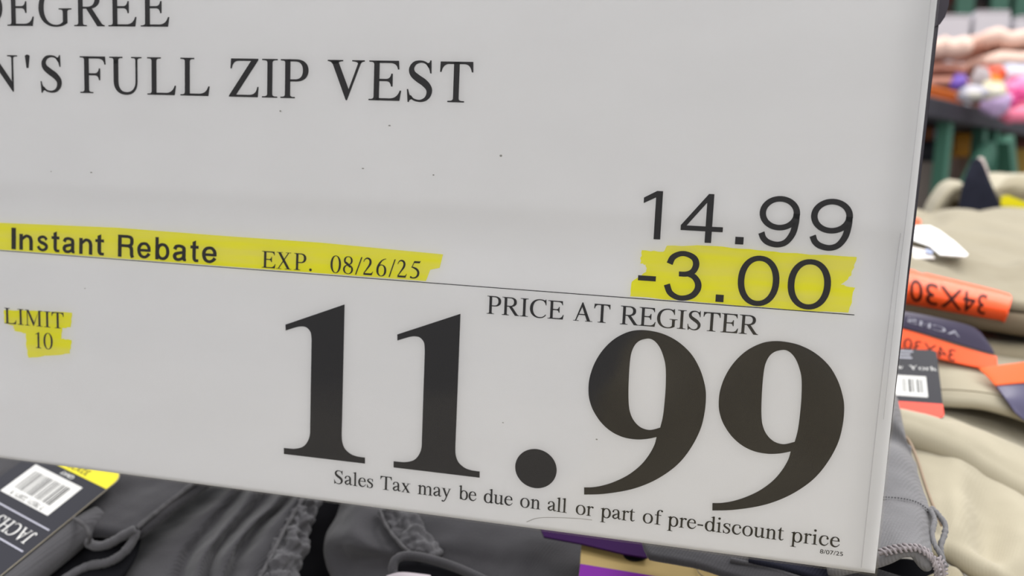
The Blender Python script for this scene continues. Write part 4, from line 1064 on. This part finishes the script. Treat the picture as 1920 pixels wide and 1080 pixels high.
strip_text('size_lettering', '34X30', krows([([(x, y, 0) for x, y in r], Y) for r, Y in T1rows]), .20, .69, .30, .61, M_SIZEINK, T1)
T2 = thing('hang_tag', at(1780, 640, .43), 'navy hang tag with white lettering and an orange strip below the big orange one', 'tag', 'size tags on the trousers')
cloth('card', krows([([(1650, 640, 0), (1720, 660, 0), (1800, 680, 0), (1850, 690, 0), (1869, 694, 0)], .424), ([(1650, 606, 0), (1720, 625, 0), (1800, 650, 0), (1850, 664, 0), (1868, 668, 0)], .430)]), .0008, M_ORANGE, T2, 8, 5)
cloth('navy_panel', krows([([(1650, 602, 0), (1720, 620, 0), (1800, 644, 0), (1846, 658, 0), (1864, 662, 0)], .4302), ([(1650, 588, 0), (1720, 600, 0), (1800, 622, 0), (1838, 635, 0), (1855, 645, 0)], .433), ([(1650, 578, 0), (1720, 588, 0), (1800, 606, 0), (1825, 614, 0), (1838, 622, 0)], .436)]), .0008, M_TAGNAVY, T2, 8, 6)
f2 = tagfr((1810, 638, .4275), (1700, 606, .4275), (1812, 622, .4297))
serif_on(f2, 'ACHS', 2, 26, 0.9, 2.3, .2, M_SILVER, 'brand_lettering', T2)
f2b = tagfr((1800, 680, .4215), (1700, 655, .4215), (1802, 665, .4240))
text_on(f2b, '34X30', 8.5, 13, 2.6, .2, M_SIZEINK, 'size_lettering', T2, 0, 1.0)
T3 = thing('hang_tag', at(1725, 720, .39), 'black hang tag with a small barcode label and red strip against the sign edge', 'tag', 'size tags on the trousers')
f3 = tagfr((1660, 776, .385), (1771, 784, .383), (1664, 650, .418))
w3, h3 = f3.w, f3.h
fcard('card', f3, rounded(0, w3, 0, h3 * .98, 2, (1, 0, 0, 1)), 0, .5, M_TAGBLK, T3)
fcard('size_strip', f3, rounded(0, w3, 0, h3 * .19, 2, (0, 0, 0, 1)), .07, .04, M_RED, T3)
fcard('barcode_label', f3, R4(w3 * .16, w3 * .76, h3 * .27, h3 * .57), .06, .03, M_WHITE, T3)
barcode(f3, w3 * .34, w3 * .68, h3 * .33, h3 * .52, .1, T3, 4)
serif_on(f3, 'New', w3 * .0, w3 * .38, h3 * .665, 2.4, .1, M_WHITE, 'brand_lettering', T3)
serif_on(f3, 'York', w3 * .46, w3 * .97, h3 * .665, 2.4, .1, M_WHITE, 'brand_lettering', T3)
random.seed(4)
f3.quads('small_print', [R4(w3 * .2, w3 * random.uniform(.5, .68), h3 * b, h3 * b + .8) for b in (.83, .88, .93)], .1, M_SILVER, T3)
T4 = thing('hang_tag', at(1900, 730, .40), 'slate hang tag with a bright orange end at the right of the khaki waistband', 'tag', 'size tags on the trousers')
cloth('card', krows([([(1905, 772, 0), (1930, 790, 0), (1990, 800, 0)], .398), ([(1886, 745, 0), (1925, 755, 0), (1990, 765, 0)], .402), ([(1868, 722, 0), (1920, 717, 0), (1990, 712, 0)], .410)]), .0008, M_TAGSLATE, T4, 6, 6)
cloth('size_strip', krows([([(1867, 721, 0), (1920, 716, 0), (1990, 711, 0)], .4095), ([(1852, 704, 0), (1920, 696, 0), (1990, 688, 0)], .414), ([(1836, 690, 0), (1920, 679, 0), (1990, 668, 0)], .418)]), .0008, M_ORANGE2, T4, 6, 6)
WT = thing('paper_tag', at(1750, 470, .54), 'blank white paper tag lying on the pale stone trousers by the sign', 'tag')
card('paper', [at(x, y, Y, .006) for x, y, Y in ((1690, 442, .590), (1742, 442, .590), (1760, 452, .566), (1788, 474, .522), (1813, 499, .484), (1808, 503, .479), (1760, 499, .484), (1742, 482, .51), (1690, 462, .545))], .0005, mat('bright_white_paper', 'ffffff', .6), WT)
WT2 = thing('paper_tag', at(1720, 480, .52), 'off-white paper label with a blue smudge under the blank white tag', 'tag')
card('paper', [at(x, y, Y, .003) for x, y, Y in ((1680, 466, .53), (1740, 480, .507), (1752, 495, .487), (1690, 496, .487))], .0005, mat('off_white_paper', 'dcd6d2', .6), WT2)
card('blue_smudge', [at(x, y, Y, .0045) for x, y, Y in ((1735, 482, .506), (1748, 488, .497), (1745, 492, .492), (1733, 487, .499))], .0003, mat('pale_blue_ink', 'a9b4d6', .6), WT2)
OC = thing('paper_tag', at(1715, 434, .60), 'tiny orange tag end peeping out beside the sign above the white tag', 'tag')
card('card', [at(x, y, Y, .006) for x, y, Y in ((1690, 425, .66), (1722, 426, .66), (1726, 434, .62), (1720, 441, .60), (1690, 441, .60))], .0006, M_ORANGE, OC)
YT = thing('paper_tag', at(1900, 378, .8), 'yellow tag lying on the back khaki heap', 'tag')
card('card', [at(x, y, .80) for x, y in ((1877, 368), (1890, 366), (1930, 382), (1930, 391), (1876, 386))], .0006, M_YSTRIP, YT)

# the sale table everything lies on
TB = thing('sale_table', (0.1, .35, 0), 'plain display table under the piled trousers', 'table')
M_TABLE = mat('grey_table_top', '77736c', .6, .3, noise=(8, .05))
M_STEEL = mat('green_painted_steel', '2e5a4a', .5, .4, noise=(12, .08))
ZT = ZC - .33
o = link('table_top', box_bm(-.95, .95, -.75, 1.15, ZT - .03, ZT, .004), M_TABLE); wparent(o, TB)
for x in (-.9, .9):
    for y in (-.7, 1.1):
        o = link('leg', box_bm(x - .025, x + .025, y - .025, y + .025, 0, ZT - .03, .003), M_STEEL); wparent(o, TB)

#PART5
# ------------------------------------------------------------------ steel rack in the background
ED = Vector((0.55, 0.835, 0)).normalized(); EB = Vector((-ED.y, ED.x, 0))
P0 = at(1750, 181, 1.7); HT = P0.z                 # top surface height of the rack
def rk(s, d, z): return Vector((P0.x, P0.y, 0)) + ED * s + EB * d + Vector((0, 0, z))
RM = Matrix.Identity(4)
for i in range(3): RM[i][0] = ED[i]; RM[i][1] = EB[i]
RM[0][3], RM[1][3] = P0.x, P0.y
def rbox(name, s0, s1, d0, d1, z0, z1, mt, parent, bev=.003):
    o = link(name, box_bm(s0, s1, d0, d1, z0, z1, bev, RM), mt); 
    if parent: wparent(o, parent)
    return o
def beam(name, a, b, w, mt, parent):
    t = (b - a).normalized(); s = t.cross(EB)
    s = s.normalized() if s.length > 1e-4 else ED
    u = EB; bm = bmesh.new()
    R_ = [[bm.verts.new(p + s * w * i + u * w * j) for i, j in ((-.5, -.5), (.5, -.5), (.5, .5), (-.5, .5))] for p in (a, b)]
    for k in range(4): bm.faces.new((R_[0][k], R_[0][(k+1) % 4], R_[1][(k+1) % 4], R_[1][k]))
    bm.faces.new(R_[0]); bm.faces.new(R_[1][::-1]); bmesh.ops.recalc_face_normals(bm, faces=bm.faces)
    o = link(name, bm, mt); wparent(o, parent); return o
M_RACKTOP = mat('dark_rack_edge', '33323a', .6, .3)
M_RACKG = mat('green_rack_steel', '3f6d5c', .5, .4, noise=(10, .08))
RK = thing('display_rack', rk(.4, .3, 0), 'green steel display rack with diagonal braces behind the khaki pile', 'rack')
rbox('rack_top', -.5, 2.2, 0, .9, HT - .035, HT, M_RACKTOP, RK)
def sx(px, d=0.0):                                        # distance along the rack front at a picture column
    lo, hi = -1.5, 5.0
    for _ in range(40):
        mid = (lo + hi) / 2; p = rk(mid, d, HT) - Vector((0, 0, ZC))
        q = (RT[0][0]*p.x + RT[1][0]*p.y + RT[2][0]*p.z, RT[0][2]*p.x + RT[1][2]*p.y + RT[2][2]*p.z)
        if 960 + F_PX * q[0] / q[1] < px: lo = mid
        else: hi = mid
    return lo
s1, s2, s3 = sx(1798), sx(1862), sx(1884)
for s_, w in ((s1, .022), (s2, .022), (s3, .024), (2.1, .03)): beam('leg', rk(s_, .02, 0.0), rk(s_, .02, HT - .03), w, M_RACKG, RK)
for s_ in (s1, 2.1): beam('leg', rk(s_, .86, 0.0), rk(s_, .86, HT - .03), .03, M_RACKG, RK)
beam('brace', rk(s2, .0, HT - .07), rk(s1, .0, HT - .23), .026, M_RACKG, RK)
beam('brace', rk(s3 + .01, .0, HT - .05), rk(s3 + .24, .0, HT - .40), .03, M_RACKG, RK)
beam('rail', rk(s1, .0, HT - .255), rk(s3, .0, HT - .255), .03, M_RACKG, RK)
rbox('lower_shelf', -.4, 2.1, .05, .85, .12, .15, M_RACKTOP, RK)

# folded pink sweaters stacked on the rack
M_PINK = mat('pale_pink_knit', 'e6c6b8', .9, .1, noise=(14, .05), bump=(160, .4, .002))
M_PINK2 = mat('rose_pink_knit', 'bb8676', .9, .1, noise=(14, .08), bump=(160, .4, .002))
def sweater(x0, x1, yt, yb, Y, mt, label, seed, lump=0.0):
    xm = (x0 + x1) / 2; zt, zb = at(xm, yt, Y).z, max(at(xm, yb, Y).z, HT + .012); th = zt - zb
    X0, X1 = at(x0, yt, Y).x + th * .45, at(x1, yt, Y).x - th * .45
    rows = [[Vector((X0 + (X1 - X0) * j / 5, Y + .03 + .27 * i / 3, zt - (.003 if i == 0 else 0) - (.003 if j in (0, 5) else 0) + lump * math.sin(j * 2.1 + seed + i))) for j in range(6)] for i in range(4)]
    t = thing('folded_sweater', ((X0 + X1) / 2, Y + .15, zb), label, 'sweater', 'folded pink sweaters on the rack')
    cloth('folded_body', rows, th * .76, mt, t, 6, 6, wr=.002 + lump * .4, ws=16, seed=seed)
names = ('lowest', 'second from the bottom', 'middle', 'second from the top', 'topmost')
for k, (yb, yt) in enumerate(((226, 190), (190, 163), (163, 138), (138, 112), (112, 62))):
    sweater(1735 + 4 * (k % 2), 1832 - 5 * (k % 2), yt, yb, 2.14 + .012 * (k % 2), M_PINK2 if k < 4 else M_PINK, 'folded pink knit sweater, %s of the left stack on the rack' % names[k], 31 + k, .004 if k == 4 else 0)
names = ('lowest', 'second from the bottom', 'second from the top', 'topmost')
for k, (yb, yt) in enumerate(((232, 182), (182, 134), (134, 90), (90, 50))):
    sweater(1844 - 6 * (k % 2), 1990, yt, yb, 2.16 + .014 * (k % 2), M_PINK2 if k < 2 else M_PINK, 'folded pink knit sweater, %s of the right stack on the rack' % names[k], 41 + k, .005 if k == 3 else .002)
# white cartons behind the sweaters
M_WBOX = mat('white_carton', 'bdbac0', .6, .2)
for x0, x1, yt, lb in ((1748, 1822, 27, 'white carton behind the left stack of pink sweaters'), (1829, 1897, 19, 'taller white carton behind the right stack of pink sweaters'), (1905, 1990, 30, 'white carton at the right edge behind the pink sweaters')):
    Y = 2.66; a_, b_ = at(x0, yt, Y), at(x1, yt, Y)
    t = thing('carton', ((a_.x + b_.x) / 2, Y + .1, HT), lb, 'box', 'white cartons on the rack')
    o = link('carton_body', box_bm(a_.x, b_.x, Y, Y + .22, HT + .002, b_.z - .004, .005), M_WBOX); wparent(o, t)
    o = link('lid_flap', box_bm(a_.x + .004, b_.x - .004, Y - .002, Y + .11, b_.z - .004, b_.z, .001), M_WBOX); wparent(o, t)

def pouch(label, px, py, Y, w, h, dpt, col, seed, name='toy_pouch', cat='package', patch=None):
    """soft rounded bag with a crimped top, standing at a picture point and depth"""
    c = at(px, py, Y); t = thing(name, c, label, cat, 'small packages on the rack front')
    bm = bmesh.new(); bmesh.ops.create_uvsphere(bm, u_segments=24, v_segments=16, radius=1)
    for v in bm.verts:
        x, y, z_ = v.co
        q = Vector((math.copysign(abs(x) ** .7, x) * w / 2, math.copysign(abs(y) ** .7, y) * dpt / 2, math.copysign(abs(z_) ** .75, z_) * h / 2))
        q.y *= 1 - max(0, z_) * .5
        q += q.normalized() * fbm(q * 40, seed) * .006 if q.length else Vector()
        v.co = c + q
    o = link('bag', bm, mat('bag_film', col, .45, .4, noise=(30, .08)), None, True); wparent(o, t)
    if patch:
        bm = bmesh.new(); bmesh.ops.create_uvsphere(bm, u_segments=16, v_segments=10, radius=1)
        for v in bm.verts: v.co = c + Vector((v.co.x * w * .36, -dpt * .35 + v.co.y * dpt * .22, v.co.z * h * .30 + h * patch[1]))
        o = link('printed_front', bm, mat('bag_print', patch[0], .45, .4), None, True); wparent(o, t)
    bm = box_bm(c.x - w * .36, c.x + w * .36, c.y - .003, c.y + .003, c.z + h * .44, c.z + h * .56, .001)
    o = link('crimped_top', bm, mat('bag_seal', col, .4, .4), None); wparent(o, t)
    return t
pouch('round purple packet in front of the left pink stack', 1798, 154, 1.72, .024, .026, .02, '6a48a8', 1)
pouch('white and grey packet on the rack edge right of the orange box', 1822, 176, 1.72, .05, .026, .03, 'a9a6b2', 2, patch=('cbc6be', -.1))
pouch('grey packet between the white packet and the orange one', 1838, 152, 1.82, .03, .045, .03, 'a59a9c', 9)
pouch('red and orange packet standing before the pink sweaters', 1858, 146, 1.83, .048, .04, .03, 'd2461c', 3, patch=('f08a1c', -.15))
pouch('cream packet with a yellow top below the red one', 1862, 172, 1.80, .042, .034, .03, 'cfc6a4', 4, patch=('cfcabc', -.1))
pouch('lavender packet beside the magenta ones', 1868, 194, 1.80, .05, .04, .03, 'b59cc4', 5)
pouch('pale blue and white bag at the right above the pink packets', 1906, 150, 1.92, .075, .055, .05, 'aeb2c4', 6, patch=('c6c8d0', .1))
pouch('bright pink packet at the right edge of the rack', 1908, 172, 1.86, .05, .05, .04, 'ef7fae', 7, patch=('e04f92', -.1))
pouch('magenta packet left of the bright pink one', 1890, 190, 1.84, .04, .035, .03, 'c2387c', 8)
pouch('salmon pink packet lowest at the right edge of the rack', 1904, 212, 1.84, .05, .035, .03, 'ee7d9c', 10)
t = thing('carton', rk(.1, .08, HT), 'flat dark orange box lying on the left end of the rack', 'box')
rbox('carton_body', sx(1735, .02), sx(1806, .02), .02, .12, HT, HT + .024, mat('dark_orange_card', 'c05a12', .6), t)
rbox('lid_edge', sx(1735, .02) - .001, sx(1806, .02) + .001, .018, .122, HT + .017, HT + .021, mat('orange_card_edge', 'd8731f', .6), t, .001)

# goods stored below the rack top
def below(label, x0, x1, y0, y1, Y, dep, col, lid=None):
    xm, ym = (x0 + x1) / 2, (y0 + y1) / 2
    X0, X1 = at(x0, ym, Y).x, at(x1, ym, Y).x
    zt = min(at(xm, y0, Y).z, HT - .04); zb = .152 if y1 is None or y1 > 380 else at(xm, y1, Y).z
    t = thing('carton', ((X0 + X1) / 2, Y + dep / 2, zb), label, 'box', 'cartons under the rack')
    o = link('carton_body', box_bm(X0, X1, Y, Y + dep, zb, zt, .003), mat('carton_board', col, .8, .1, noise=(9, .12))); wparent(o, t)
    zm = max(zb + (zt - zb) * .45, zt - .12)
    o = link('tape_strip', box_bm(X0 - .001, X1 + .001, Y - .001, Y + .02, zm - .01, zm + .01, .0005), mat('carton_tape', lid or col, .5, .2)); wparent(o, t)
below('tan cardboard carton behind the left rack leg and brace', 1794, 1838, 196, 292, 2.02, .25, 'c98d3a')
below('grey-pink carton low behind the left brace', 1794, 1838, 293, 430, 2.08, .18, '9a8780', 'a8963e')
below('orange-brown carton between the two right-hand rack legs', 1842, 1872, 200, 300, 2.10, .25, 'c9602a')
below('brown carton under the orange-brown one between the right-hand legs', 1842, 1872, 301, 430, 2.16, .25, '6c6040')
below('dark brown carton under the right part of the rack', 1878, 1985, 215, 276, 2.22, .3, '5a3026')
below('olive brown carton low under the right part of the rack', 1878, 1985, 277, 430, 2.22, .3, '8a7038')
below('brown carton beside the sign edge under the rack', 1700, 1752, 190, 262, 1.86, .2, '7a4a30')
below('pale blue and pink box just left of the left rack leg', 1755, 1778, 192, 262, 1.90, .2, 'b096a8', 'b4bce0')
below('dark grey carton at the far left under the rack', 1700, 1772, 263, 302, 1.86, .2, '22222a')
below('taupe carton low at the far left under the rack', 1700, 1776, 303, 430, 1.86, .2, '7c736e')

# tall dark pallet racking farther back
PR = thing('pallet_rack', rk(.5, 1.5, 0), 'dark pallet racking with green uprights at the very top of the view', 'rack')
M_RACKD = mat('dark_green_rack_steel', '2c5043', .55, .3, noise=(10, .08))
for x in (1808, 1873, 1917, 1975):
    p = at(x, 10, 5.5)
    o = link('upright', box_bm(p.x - .045, p.x + .045, 5.47, 5.53, 0, 3.2), M_RACKD); wparent(o, PR)
pa, pb = at(1640, 20, 5.6), at(2100, 20, 5.6)
zt, zb = at(1850, -90, 5.7).z, at(1850, 60, 5.7).z
for z0 in (zb - .09, zt + .06, .3):
    o = link('shelf_beam', box_bm(pa.x, pb.x, 5.54, 5.60, z0, z0 + .08), M_RACKTOP); wparent(o, PR)
for x0, x1, col, lb in ((1640, 1800, '4b2a26', 'dark red-brown carton on the back racking, left'), (1806, 1868, '2f2a2c', 'nearly black carton on the back racking, middle'), (1876, 2060, '43302e', 'dark brown carton on the back racking, right')):
    a_, b_ = at(x0, 10, 5.7), at(x1, 10, 5.7)
    t = thing('carton', ((a_.x + b_.x) / 2, 5.7, zb), lb, 'box', 'cartons on the back racking')
    o = link('carton_body', box_bm(a_.x, b_.x, 5.62, 6.1, zb, zt, .005), mat('dark_carton_board', col, .8, .1)); wparent(o, t)
    o = link('tape_strip', box_bm(a_.x + .05, b_.x - .05, 5.616, 5.63, zb + .1, zb + .14, .0005), mat('dark_tape', '3a302c', .5)); wparent(o, t)

# khaki trousers on the shopper's side of the table (they tint the sleeve's reflection)
cx = .12
t = thing('folded_trousers', (cx, -.06, ZT), 'khaki trousers heaped before the sign, mirrored brown in its big lower figures', 'trousers', 'khaki trousers on the sale table')
rows = [[Vector((cx + (u - .5) * .36, -.26 + .40 * v, ZC - .138 - .075 * v + .014 * math.sin(5 * u + 3 * v))) for u in (0, .25, .5, .75, 1)] for v in (0, .33, .66, 1)]
cloth('folded_legs', rows, .05, M_KHAKI, t, 8, 8, wr=.035, ws=13, seed=60)
